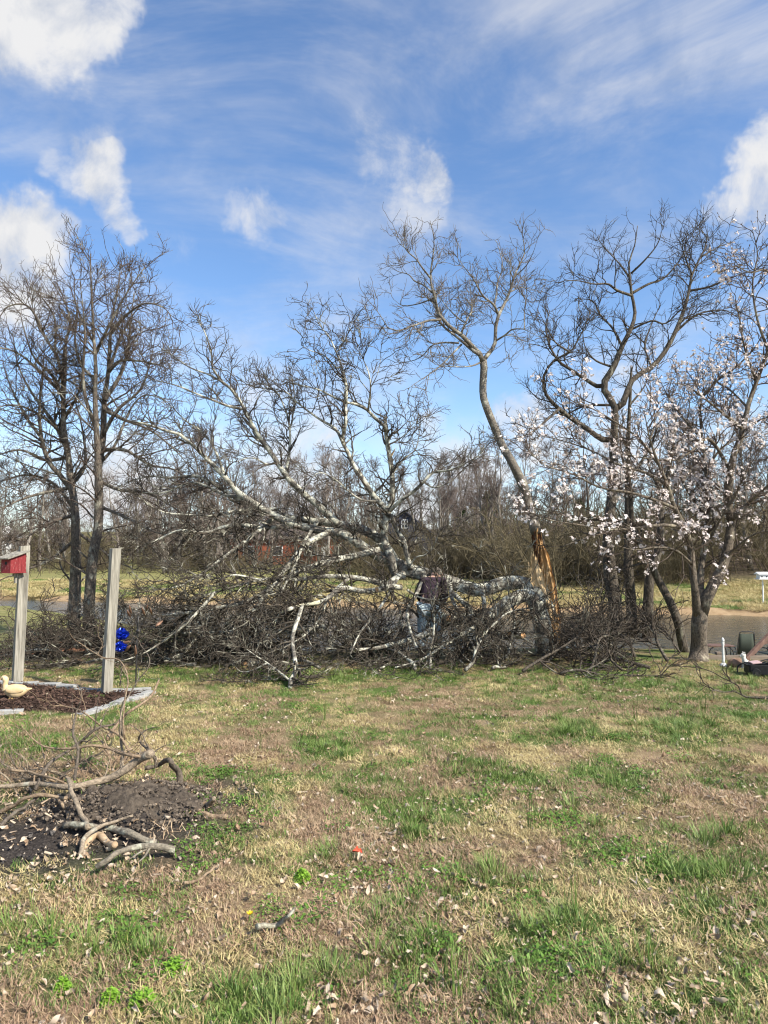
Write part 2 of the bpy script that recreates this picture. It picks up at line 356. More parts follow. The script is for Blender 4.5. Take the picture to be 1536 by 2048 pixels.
M['blue_foil'] = plain_mat('blue foil', (0.0, 0.008, 0.18), (0.01, 0.05, 0.62), 60, 0.22, 0.6, 0.3, metallic=0.7)
M['copper'] = plain_mat('rust brown metal leaf', (0.16, 0.085, 0.05), (0.34, 0.20, 0.13), 12, 0.5, 0.4, 0.2, metallic=0.3)
M['plank'] = plain_mat('red brown board', (0.15, 0.07, 0.045), (0.40, 0.22, 0.14), 14, 0.85, 0.2, 0.4, (0.2, 1, 1))
M['brick'] = plain_mat('far red brick', (0.24, 0.075, 0.045), (0.38, 0.13, 0.08), 3, 0.9, 0.1, 0.0)
M['roof_brown'] = plain_mat('brown shingles', (0.10, 0.08, 0.07), (0.16, 0.13, 0.11), 6, 0.9, 0.1, 0.0)
M['house_blue'] = plain_mat('slate blue siding', (0.045, 0.05, 0.075), (0.07, 0.075, 0.105), 4, 0.8, 0.2, 0.0)
M['roof_dark'] = plain_mat('slate roof', (0.05, 0.05, 0.065), (0.08, 0.08, 0.10), 4, 0.8, 0.2, 0.0)
M['white'] = plain_mat('white trim', (0.70, 0.70, 0.68), (0.82, 0.82, 0.80), 8, 0.6, 0.3, 0.0)
M['glass'] = plain_mat('dark pane', (0.02, 0.022, 0.028), (0.03, 0.033, 0.04), 4, 0.08, 0.6, 0.0)
M['shirt'] = plain_mat('dark maroon shirt', (0.030, 0.020, 0.028), (0.075, 0.050, 0.062), 16, 0.9, 0.15, 0.5, dist=0.02)
M['jeans'] = plain_mat('faded denim', (0.27, 0.34, 0.37), (0.58, 0.67, 0.69), 14, 0.9, 0.15, 0.6, (1, 1, 0.35), dist=0.02)
M['skin'] = plain_mat('skin', (0.42, 0.25, 0.17), (0.55, 0.34, 0.25), 14, 0.55, 0.35, 0.1)
M['hair'] = plain_mat('grey brown hair', (0.08, 0.065, 0.05), (0.20, 0.17, 0.14), 60, 0.8, 0.2, 0.4)
M['boot'] = plain_mat('brown boot', (0.05, 0.035, 0.025), (0.10, 0.07, 0.05), 16, 0.7, 0.3, 0.2)
M['petal'] = leaf_mat('magnolia petals', [(0.74, 0.63, 0.58), (0.84, 0.77, 0.71), (0.87, 0.83, 0.77)], 0.2, 0.25, 0.6)
M['bud'] = plain_mat('furry bud', (0.10, 0.07, 0.05), (0.22, 0.16, 0.11), 40, 0.9, 0.1, 0.0)
M['straw'] = leaf_mat('dead grass', [(0.30, 0.215, 0.09), (0.50, 0.40, 0.185), (0.62, 0.52, 0.26), (0.40, 0.31, 0.14), (0.54, 0.45, 0.22)], 0.3, 0.0)
M['straw_brown'] = leaf_mat('brown dead grass', [(0.19, 0.115, 0.07), (0.40, 0.275, 0.165), (0.50, 0.37, 0.23), (0.27, 0.165, 0.10), (0.43, 0.305, 0.19)], 0.3, 0.0)
M['green'] = leaf_mat('green grass', [(0.07, 0.13, 0.025), (0.13, 0.21, 0.04), (0.24, 0.30, 0.09), (0.09, 0.16, 0.03)], 0.3, 0.0, 0.5)
M['lime'] = leaf_mat('bright ground cover', [(0.14, 0.27, 0.025), (0.22, 0.38, 0.04), (0.17, 0.32, 0.03)], 0.3, 0.0, 0.5)
M['weed'] = leaf_mat('low weed leaves', [(0.06, 0.13, 0.022), (0.13, 0.24, 0.035), (0.09, 0.17, 0.025)], 0.3, 0.0, 0.5)
M['leaf'] = leaf_mat('dry leaf', [(0.32, 0.225, 0.14), (0.46, 0.365, 0.26), (0.56, 0.47, 0.36), (0.38, 0.28, 0.18), (0.25, 0.155, 0.09)], 0.3, 0.0, 0.8)
M['cedar'] = leaf_mat('cedar foliage', [(0.03, 0.045, 0.018), (0.055, 0.07, 0.026), (0.075, 0.085, 0.035)], 0.3, 0.1, 0.8)
M['chip'] = leaf_mat('wood chip', [(0.40, 0.28, 0.17), (0.58, 0.47, 0.34), (0.30, 0.21, 0.14)], 0.3, 0.0, 0.8)
M['char'] = leaf_mat('charred bits', [(0.02, 0.018, 0.017), (0.06, 0.052, 0.048), (0.13, 0.115, 0.10)], 0.3, 0.0, 0.9)
M['clod'] = leaf_mat('earth clods', [(0.05, 0.04, 0.031), (0.115, 0.09, 0.067), (0.20, 0.16, 0.12), (0.075, 0.058, 0.044)], 0.3, 0.0, 0.95)
M['yellow'] = plain_mat('yellow petals', (0.75, 0.50, 0.02), (0.85, 0.65, 0.03), 30, 0.6, 0.3, 0.0)
M['red_scrap'] = plain_mat('red scrap', (0.50, 0.05, 0.02), (0.62, 0.09, 0.04), 20, 0.6, 0.3, 0.1)

# ------------------------------------------------------------------ the land
def pond_far(x): return np.clip(29.0 - 0.30*np.asarray(x, float), 23.5, 38)
def pond_near(x): return 12.75 + 0.25*np.sin(np.asarray(x, float)*0.5) + np.clip(-np.asarray(x, float)-1.4, 0, 11)*1.0 - 0.95*sstep(5.1, 5.7, x)
WATER_Z = -0.48
MOUND = G(262, 1625)
def ground_z(x, y):
    x = np.asarray(x, float); y = np.asarray(y, float)
    z = 0.03*(fbm(x, y, 0.7, 3)-0.5) + 0.025*(fbm(x, y, 3.0, 5)-0.5)
    fade = sstep(14, 8, y); z = z*fade
    dn = y - pond_near(x); df = y - pond_far(x)
    z = z - 1.3*sstep(-0.55, 1.8, dn)*sstep(0.5, -1.8, df)
    lip = -0.34 + 0.10*fbm(x, y, 0.9, 8)
    far = lip + 0.34*sstep(0, 9, df) + 0.020*np.maximum(0, y-58) + 0.028*np.maximum(0, y-92)
    far = far + np.clip(0.16*(x-9), 0, 5)*sstep(30, 44, y) + 0.12*(fbm(x, y, 0.15, 9)-0.5)*sstep(0, 6, df)
    far = np.minimum(far, 14 + 0.0*x)
    k = sstep(-0.25, 0.35, df)
    z = z*(1-k) + far*k
    r2 = ((x-MOUND[0])/0.42)**2 + ((y-MOUND[1])/0.40)**2
    z = z + 0.11*np.exp(-r2)*(0.6+0.9*fbm(x, y, 6, 2))
    return z
def gz(x, y): return float(ground_z(np.array([x]), np.array([y]))[0])

def pix(x, y, z=0.0):
    """place -> pixel, for laying out ground cover"""
    zz = z-EYE
    yc = y*math.cos(PITCH) + zz*math.sin(PITCH); zc = -y*math.sin(PITCH) + zz*math.cos(PITCH)
    return CX + F_PX*x/yc, CY - F_PX*zc/yc

GREEN = [(665, 1492, 60, 22, 1.0), (975, 1548, 75, 26, 1.0), (1150, 1462, 80, 24, 1.0), (1350, 1452, 85, 26, .9), (1240, 1400, 200, 22, .7), (720, 1355, 420, 18, .9),
         (430, 1680, 70, 45, .9), (520, 1600, 60, 45, .7), (560, 1440, 130, 18, .5), (820, 1870, 90, 55, 1.0), (1120, 1855, 95, 50, 1.0), (1390, 1740, 90, 38, 1.0), (850, 1650, 110, 45, .8),
         (650, 1725, 50, 35, .7), (960, 1770, 170, 50, .6), (480, 2010, 110, 50, .9), (250, 1880, 95, 45, .8), (60, 1870, 60, 30, .9), (1240, 1690, 150, 50, .6), (1450, 1680, 80, 50, .7),
         (60, 1490, 110, 32, 1.0), (40, 1440, 80, 14, .9), (390, 1400, 120, 18, .5), (330, 1350, 200, 16, .8), (1300, 1570, 120, 30, .6), (1250, 1900, 160, 60, .5), (620, 1960, 120, 70, .6), (940, 1990, 160, 60, .55),
         (1450, 1850, 100, 60, .5), (840, 1590, 60, 25, .5), (1210, 1530, 60, 20, .6), (700, 1560, 120, 30, .35), (1440, 1390, 120, 25, .6), (950, 1440, 140, 18, .5), (1350, 2010, 150, 50, .6), (120, 1960, 110, 40, .5)]
def greenness(x, y):
    px, py = pix(x, y)
    g = 0.0
    wx = 50*(fbm(x, y, 2.6, 21)-0.5); wy = 26*(fbm(x, y, 2.6, 22)-0.5)
    for bx, by, rx, ry, a in GREEN:
        g = np.maximum(g, a*np.exp(-(((px+wx-bx)/rx)**2 + ((py+wy-by)/ry)**2)))
    g = np.maximum(g, (.12+.36*fbm(x, y, 2.2, 24, 3))*sstep(1520, 1390, py))
    return np.clip(g*1.05 + 0.95*sstep(0.50, 0.72, fbm(x, y, 1.9, 31, 3)) * 0.75 + 0.25*sstep(0.5, 0.75, fbm(x, y, 7, 33, 2)), 0, 1)
def ashness(x, y):
    px, py = pix(x, y)
    w = 60*(fbm(x, y, 2.5, 41)-0.5)
    a = np.exp(-(((px+w-225)/275)**2 + ((py+0.5*w-1652)/100)**2)**2)
    a = np.maximum(a, np.exp(-(((px+w-40)/190)**2 + ((py+0.5*w-1690)/85)**2)**2))
    b = np.exp(-(((px+w-440)/95)**2 + ((py+.3*w-1594)/42)**2)**2)
    return np.clip(np.maximum(a, 0.8*b), 0, 1)
BED = np.array([G(*p)[:2] for p in [(-120, 1366), (60, 1371), (110, 1374), (165, 1382), (232, 1386), (300, 1385), (262, 1400), (215, 1416), (160, 1432), (100, 1424), (45, 1426), (-130, 1440)]])
def in_poly(x, y, poly):
    x = np.asarray(x, float); y = np.asarray(y, float); c = np.zeros(x.shape, bool); n = len(poly)
    for i in range(n):
        x1, y1 = poly[i]; x2, y2 = poly[(i+1) % n]
        c ^= ((y1 > y) != (y2 > y)) & (x < (x2-x1)*(y-y1)/(y2-y1+1e-12)+x1)
    return c

def build_ground():
    def lines(dense_lo, dense_hi, step, lo, hi, gr=1.16):
        a = list(np.arange(dense_lo, dense_hi, step)); s = step; v = dense_hi
        while v < hi: a.append(v); s *= gr; v += s
        s = step; v = dense_lo - step
        while v > lo: a.insert(0, v); s *= gr; v -= s
        return np.array(a)
    xs = lines(-4.6, 4.6, 0.055, -700, 700, 1.09); ys = lines(1.9, 9.6, 0.055, -40, 1200, 1.055)
    X, Y = np.meshgrid(xs, ys, indexing='xy'); x = X.ravel(); y = Y.ravel()
    z = ground_z(x, y)
    near = (y > 1.5) & (y < 13.5)
    g = np.full(x.shape, 0.5); g[near] = greenness(x[near], y[near])
    a = np.zeros_like(g); a[near] = ashness(x[near], y[near])
    mu = np.zeros_like(g); mu[near] = in_poly(x[near], y[near], BED)
    z[near] += 0.035*a[near]*(fbm(x[near], y[near], 9, 55)-0.5)*2 + 0.03*mu[near]*fbm(x[near], y[near], 8, 56)
    # bare leaf mould strip under the old trees on the left, and the brown woodland floor far right
    lit = np.zeros_like(g)
    px, py = pix(x[near], y[near]); lit[near] = np.exp(-(((px-60)/190)**2 + ((py-1318)/22)**2)**2)
    farr = y > 20
    lit[farr] = np.maximum(sstep(8, 13, x[farr])*sstep(32, 38, y[farr]), sstep(42, 50, y[farr])*sstep(4, 9, x[farr]))
    shore = np.zeros_like(g); df = y - pond_far(x); shore = sstep((1.0+2.2*sstep(-4, 6, x))*(.6+.9*fbm(x, y, 0.5, 61)), 0.2, df)*(df > -2)
    ny, nx = X.shape; k = np.arange(nx*ny).reshape(ny, nx)
    q = np.stack([k[:-1, :-1], k[:-1, 1:], k[1:, 1:], k[1:, :-1]], -1).reshape(-1, 4)
    m, nt, b = mat_new('yard ground'); L = nt.links.new
    me = mesh_np('ground', np.stack([x, y, z], 1), [q], m)
    for nm, arr in (('zone', np.stack([g, a, mu, np.ones_like(g)], 1)), ('zone2', np.stack([lit, shore, (y > 13.5)*1.0, np.ones_like(g)], 1))):
        at = me.attributes.new(nm, 'FLOAT_COLOR', 'POINT'); at.data.foreach_set('color', arr.astype(np.float32).ravel())
    tc = nd(nt, 'ShaderNodeTexCoord')
    def sep(nm):
        at = nd(nt, 'ShaderNodeAttribute', attribute_name=nm); s = nd(nt, 'ShaderNodeSeparateColor'); L(at.outputs['Color'], s.inputs[0]); return s.outputs
    z1, z2 = sep('zone'), sep('zone2')
    def noi(s, d=6.0, r=0.65):
        n = nd(nt, 'ShaderNodeTexNoise', Scale=s, Detail=d, Roughness=r); L(tc.outputs['Object'], n.inputs['Vector']); return n.outputs['Fac']
    fine = noi(70.0, 5.0, 0.75); mid = noi(9.0); big = noi(0.35, 4.0); far_n = noi(2.2, 6.0, 0.7)
    straw = ramp(nt, fine, [(0.30, (0.10, 0.065, 0.04)), (0.5, (0.31, 0.225, 0.13)), (0.70, (0.54, 0.43, 0.27))])
    straw = mixc(nt, mid, straw, ramp(nt, fine, [(0.3, (0.14, 0.085, 0.05)), (0.7, (0.36, 0.26, 0.15))]))
    grn = ramp(nt, fine, [(0.3, (0.045, 0.075, 0.018)), (0.55, (0.10, 0.15, 0.035)), (0.75, (0.24, 0.24, 0.10))])
    near_c = mixc(nt, z1[0], straw, grn)
    ash = ramp(nt, fine, [(0.30, (0.016, 0.014, 0.013)), (0.55, (0.06, 0.05, 0.043)), (0.72, (0.19, 0.16, 0.13))])
    near_c = mixc(nt, z1[1], near_c, ash)
    # the mound is clay coloured
    mul = ramp(nt, fine, [(0.3, (0.020, 0.012, 0.009)), (0.6, (0.065, 0.04, 0.028)), (0.78, (0.18, 0.13, 0.10))])
    near_c = mixc(nt, z1[2], near_c, mul)
    far_c = ramp(nt, far_n, [(0.28, (0.13, 0.14, 0.045)), (0.5, (0.22, 0.21, 0.075)), (0.7, (0.36, 0.30, 0.14))])
    far_c = mixc(nt, big, far_c, ramp(nt, far_n, [(0.3, (0.17, 0.175, 0.055)), (0.7, (0.30, 0.26, 0.115))]))
    sh = ramp(nt, far_n, [(0.3, (0.26, 0.17, 0.09)), (0.7, (0.46, 0.33, 0.19))])
    far_c = mixc(nt, z2[1], far_c, sh)
    col = mixc(nt, z2[2], near_c, far_c)
    lit_c = ramp(nt, fine, [(0.3, (0.05, 0.034, 0.025)), (0.55, (0.14, 0.10, 0.075)), (0.72, (0.30, 0.24, 0.19))])
    col = mixc(nt, z2[0], col, lit_c)
    L(col, b.inputs['Base Color']); b.inputs['Roughness'].default_value = 0.95; spec(b, 0.1)
    bump(nt, b, fine, 0.8, 0.02)
    o = link('ground', me); tag(o, 'patchy winter lawn and pond banks', None, None, 'structure')
    # clay skin of the mound: same sheet of earth, slightly proud of the ash
    return o
build_ground()

def build_mound():
    n = 90; th = np.linspace(0, 2*np.pi, n, endpoint=False); rr = np.linspace(0, 1, 34)
    T, Rr = np.meshgrid(th, rr); w = 1+0.55*(fbm(np.cos(T)*2+5, np.sin(T)*2+5, 1.9, 71, 5)-0.5)*2
    x = MOUND[0] + 0.03 + Rr*w*0.50*np.cos(T); y = MOUND[1] - 0.03 + Rr*w*0.36*np.sin(T)
    z = ground_z(x, y) + 0.02*(1-Rr**2) + 0.012 - 0.05*Rr**4 + 0.10*(fbm(x, y, 8, 72)-0.5)*(1-Rr**3) + 0.10*(fbm(x, y, 26, 73)-0.5)*(1-Rr**4)
    k = np.arange(x.size).reshape(x.shape); q = np.stack([k[:-1], np.roll(k[:-1], -1, 1), np.roll(k[1:], -1, 1), k[1:]], -1).reshape(-1, 4)
    m = plain_mat('clay earth', (0.042, 0.034, 0.027), (0.15, 0.12, 0.09), 30, 0.95, 0.1, 0.9, dist=0.02)
    tag(link('dirt_mound', mesh_np('dirt_mound', np.stack([x.ravel(), y.ravel(), z.ravel()], 1), [q], m)), 'low heap of brown clay earth on the burnt patch under the dead branches', 'dirt mound')
build_mound()

def build_pond():
    xs = np.linspace(-90, 70, 81); ys = np.linspace(11.6, 42, 31)
    X, Y = np.meshgrid(xs, ys); k = np.arange(X.size).reshape(X.shape)
    q = np.stack([k[:-1, :-1], k[:-1, 1:], k[1:, 1:], k[1:, :-1]], -1).reshape(-1, 4)
    m, nt, b = mat_new('pond water'); L = nt.links.new
    b.inputs['Base Color'].default_value = (0.03, 0.042, 0.038, 1); b.inputs['Roughness'].default_value = 0.06; b.inputs['IOR'].default_value = 1.33
    tc = nd(nt, 'ShaderNodeTexCoord'); mp = nd(nt, 'ShaderNodeMapping'); mp.inputs['Scale'].default_value = (0.5, 1.0, 1); L(tc.outputs['Object'], mp.inputs[0])
    n = nd(nt, 'ShaderNodeTexNoise', Scale=7.0, Detail=4.0, Roughness=0.6); L(mp.outputs[0], n.inputs['Vector'])
    bump(nt, b, n.outputs['Fac'], 0.42, 0.05)
    me = mesh_np('pond_water', np.stack([X.ravel(), Y.ravel(), np.full(X.size, WATER_Z)], 1), [q], m)
    tag(link('pond_water', me), 'dull green pond water behind the fallen tree', None, None, 'structure')
build_pond()

# ------------------------------------------------------------------ wood: traced limbs
def squash(pts, k, y0=720):
    """lower the tops of a trace so that the twigs end where the photograph's do"""
    return [(x, y + k*max(0, y0-y)) for x, y in pts]
def trace(pts, Y0, Y1, r0, r1, n=20, cut=False, wob=0.06, bowY=0.0, seed=0):
    """pixel trace (base to tip) with a distance at both ends, radii in pixels"""
    m = len(pts); rr = np.random.default_rng(seed + int(pts[0][0]*7+pts[-1][1]))
    t = np.linspace(0, 1, m)
    d = np.r_[0, np.cumsum(np.hypot(np.diff([p[0] for p in pts]), np.diff([p[1] for p in pts])))]; t = d/d[-1]
    Y = Y0 + (Y1-Y0)*t + bowY*np.sin(np.pi*t) + 0.05*rr.normal(size=m)*(t > 0)
    W = np.array([U(p[0], p[1], yy) for p, yy in zip(pts, Y)])
    Q = resample(W, n)
    rad = np.interp(np.linspace(0, 1, n), [0, 1], [r0, r1])*np.interp(np.linspace(0, 1, n), t, Y)/F_PX
    kn = max(3, n//3); rad *= 1 + wob*np.interp(np.linspace(0, 1, n), np.linspace(0, 1, kn), rr.normal(size=kn))
    return Q, rad
def limb_obj(name, Q, rad, mat, parent, sides=10, label=None):
    V, q = tube_geo(Q, rad, sides)
    V = V - np.array(parent.location)
    o = link(name, mesh_np(name, V, [q], mat), parent)
    if label: o['label'] = label
    return o
def twig_obj(name, lots, mat, parent, sides=(5, 4, 3, 3)):
    geo = [tube_geo(P, R, s, cap=False) for (P, R), s in zip(lots, sides)]
    V, q = join_geo(geo); V = V - np.array(parent.location)
    o = link(name, mesh_np(name, V, [q], mat), parent); o['kind'] = 'stuff'
    return o
def stackup(limbs, n=20):
    return np.stack([l[0] for l in limbs]), np.stack([l[1] for l in limbs])

# ---- the standing half of the broken tree
def build_standing():
    base = U(1108, 1300, 11.95); base[2] = gz(base[0], base[1])
    t = empty('broken_tree', base, 'tall leaning bare tree with splintered orange trunk still standing above the fallen trunk', 'tree')
    Y = 11.95
    trunk = trace([(1072, 1064), (1066, 1040), (1057, 1008), (1044, 966), (1022, 921), (1005, 892), (990, 857), (977, 825), (967, 795), (966, 766), (968, 737), (966, 719)], Y, Y, 10.5, 6.5, 24, wob=0.05)
    limb_obj('trunk', *trunk, M['bark_stand'], t, 12)
    S = [([(966, 722), (958, 705), (946, 693), (923, 667), (902, 652), (887, 634), (876, 617), (870, 587), (863, 564), (861, 540), (864, 511), (868, 482), (867, 453), (860, 423)], 0, -.5, 5.0, .6),
         ([(958, 708), (949, 702), (928, 684), (911, 669), (890, 652), (879, 637), (872, 610), (858, 590)], -.05, .5, 3.8, .8),
         ([(864, 576), (846, 560), (829, 552), (817, 538), (797, 532), (778, 520)], -.3, .4, 2.0, .5),
         ([(861, 546), (846, 526), (832, 505), (814, 488), (797, 459)], -.35, -1.0, 2.2, .5),
         ([(882, 634), (858, 636), (841, 642), (817, 650), (797, 658), (776, 652), (744, 652), (718, 649)], -.2, -.9, 2.6, .5),
         ([(776, 652), (759, 623), (735, 590)], -.7, -.6, 1.2, .4),
         ([(917, 684), (887, 683), (864, 689), (846, 710), (823, 722), (788, 725)], 0, .8, 2.0, .4),
         ([(923, 687), (902, 710), (882, 731), (858, 749), (832, 766), (816, 778)], 0, -.7, 2.2, .5),
         ([(858, 749), (852, 781), (846, 801)], -.5, -.5, 1.1, .4),
         ([(961, 725), (943, 732), (917, 734), (887, 732), (868, 728)], 0, -.7, 2.0, .5),
         ([(923, 661), (934, 634), (943, 617), (946, 599), (958, 576), (952, 550)], 0, .6, 2.4, .5),
         ([(928, 640), (911, 626), (890, 602), (876, 578)], .1, .9, 1.6, .4),
         ([(966, 722), (969, 716), (981, 702), (990, 684), (991, 652), (997, 626), (1008, 602), (1019, 576), (1028, 544), (1040, 514), (1049, 497), (1046, 459), (1040, 440)], 0, .4, 5.0, .6),
         ([(996, 622), (987, 602), (969, 587), (958, 570), (946, 546), (931, 526), (911, 497)], .15, -.5, 2.6, .5),
         ([(988, 607), (993, 576), (996, 552), (1005, 526), (1002, 500), (993, 467)], .15, .9, 2.2, .5),
         ([(1028, 544), (1052, 520), (1066, 492), (1074, 466)], .3, -.3, 1.5, .4),
         ([(993, 678), (1010, 667), (1025, 655), (1049, 655), (1064, 664)], 0, -.5, 2.2, .5),
         ([(1049, 655), (1049, 628), (1052, 590), (1068, 560)], -.4, -.3, 1.4, .4),
         ([(1010, 667), (1010, 690), (1014, 715)], -.1, -.3, 1.0, .4),
         ([(870, 587), (838, 600), (806, 604), (786, 590)], -.2, .6, 1.8, .4),
         ([(1019, 576), (1042, 566), (1066, 572)], .3, .7, 1.4, .4)]
    limbs = [trace(squash(p, .06), Y+a, Y+b, r0, r1*.8) for p, a, b, r0, r1 in S]
    for l in limbs: limb_obj('limb', *l, M['bark_stand'], t, 7)
    P, R = stackup(limbs); g = np.random.default_rng(5)
    a = spawn(P, R, 9, 0.62, (28, 62), 7, .22, .08, (.2, 1), .55, .0036, .011, .6, rg=g)
    b = spawn(*a, 11.0, 0.30, (28, 62), 5, .22, .08, (.12, 1), .7, .0028, .0055, .4, rg=g)
    c = spawn(*b, 14.0, 0.16, (22, 55), 4, .20, .06, (.12, 1), .8, .0021, .0034, .35, rg=g)
    twig_obj('twigs', [a, b, c], M['twig_stand'], t)
    # the split lower trunk: bark shell behind, torn wood in front
    def slab(name, rows, Yf, thick, mat, jag, seed, cols=9):
        g2 = np.random.default_rng(seed); prof = g2.normal(size=cols)*jag; Vs = []; nr = 26
        ra = np.array(rows, float); tt = np.linspace(0, 1, len(rows)); tq = np.linspace(0, 1, nr)
        cx = np.interp(tq, tt, ra[:, 0]); cy = np.interp(tq, tt, ra[:, 1]); hw = np.interp(tq, tt, ra[:, 2])
        for i in range(nr):
            edge = g2.normal(size=2)*0.8
            prof = prof*0.9 + g2.normal(size=cols)*jag*0.35
            for side in (0, 1):
                for j in range(cols):
                    u = -1 + 2*j/(cols-1); px = cx[i] + u*hw[i] + (edge[0] if j == 0 else edge[1] if j == cols-1 else 0)
                    py = cy[i] + (g2.normal()*6 if i in (0, nr-1) else 0)
                    yy = Yf + 0.05*u*u + prof[j] if side == 0 else Yf + thick*math.sqrt(max(0.02, 1-u*u*0.9))
                    Vs.append(U(px, py, yy))
        k = np.arange(nr*2*cols).reshape(nr, 2, cols)
        loop = np.concatenate([k[:, 0], k[:, 1, ::-1]], 1)
        q = np.stack([loop[:-1], np.roll(loop[:-1], -1, 1), np.roll(loop[1:], -1, 1), loop[1:]], -1).reshape(-1, 4)
        capq = np.stack([np.stack([k[e, 0, :-1], k[e, 0, 1:], k[e, 1, 1:], k[e, 1, :-1]], -1) for e in (0, -1)]).reshape(-1, 4)
        return link(name, mesh_np(name, np.array(Vs)-base, [q, capq], mat, smooth=False), t)
    slab('bark_shell', [(1078, 1066, 10), (1080, 1095, 10), (1086, 1130, 17), (1094, 1175, 19), (1105, 1230, 15), (1113, 1290, 18), (1116, 1312, 22)], Y+0.03, 0.16, M['bark_dark'], .012, 1)
    slab('rotten_wood', [(1070, 1052, 7), (1073, 1075, 10), (1078, 1105, 9.5), (1082, 1140, 7), (1086, 1165, 3)], Y-0.06, .08, M['rotten'], .025, 2)
    slab('torn_wood', [(1080, 1080, 4), (1087, 1112, 10), (1093, 1150, 14), (1099, 1185, 14), (1107, 1220, 12), (1111, 1255, 11), (1113, 1285, 9)], Y-0.07, .08, M['torn'], .022, 3)
    slab('torn_wood', [(1069, 1118, 5), (1072, 1140, 11), (1076, 1163, 14), (1086, 1188, 13), (1097, 1214, 8), (1104, 1242, 3)], Y-0.15, .06, M['torn_pale'], .014, 4)
    g3 = np.random.default_rng(8)
    for i in range(24):
        x0, y0 = [(1066, 1135), (1076, 1095), (1088, 1150), (1100, 1200)][i % 4]
        a0 = U(x0+g3.normal()*5, y0+g3.normal()*8, Y-0.09-0.03*g3.random()); d = np.array([g3.normal()*.03, -0.02+g3.normal()*.02, (0.12+.28*g3.random())*(1 if i % 3 else -1)])
        limb_obj('splinter', np.stack([a0, a0+d*.6, a0+d]), np.array([.009, .006, .001]), M['torn' if i % 2 else 'torn_pale'], t, 4)
build_standing()

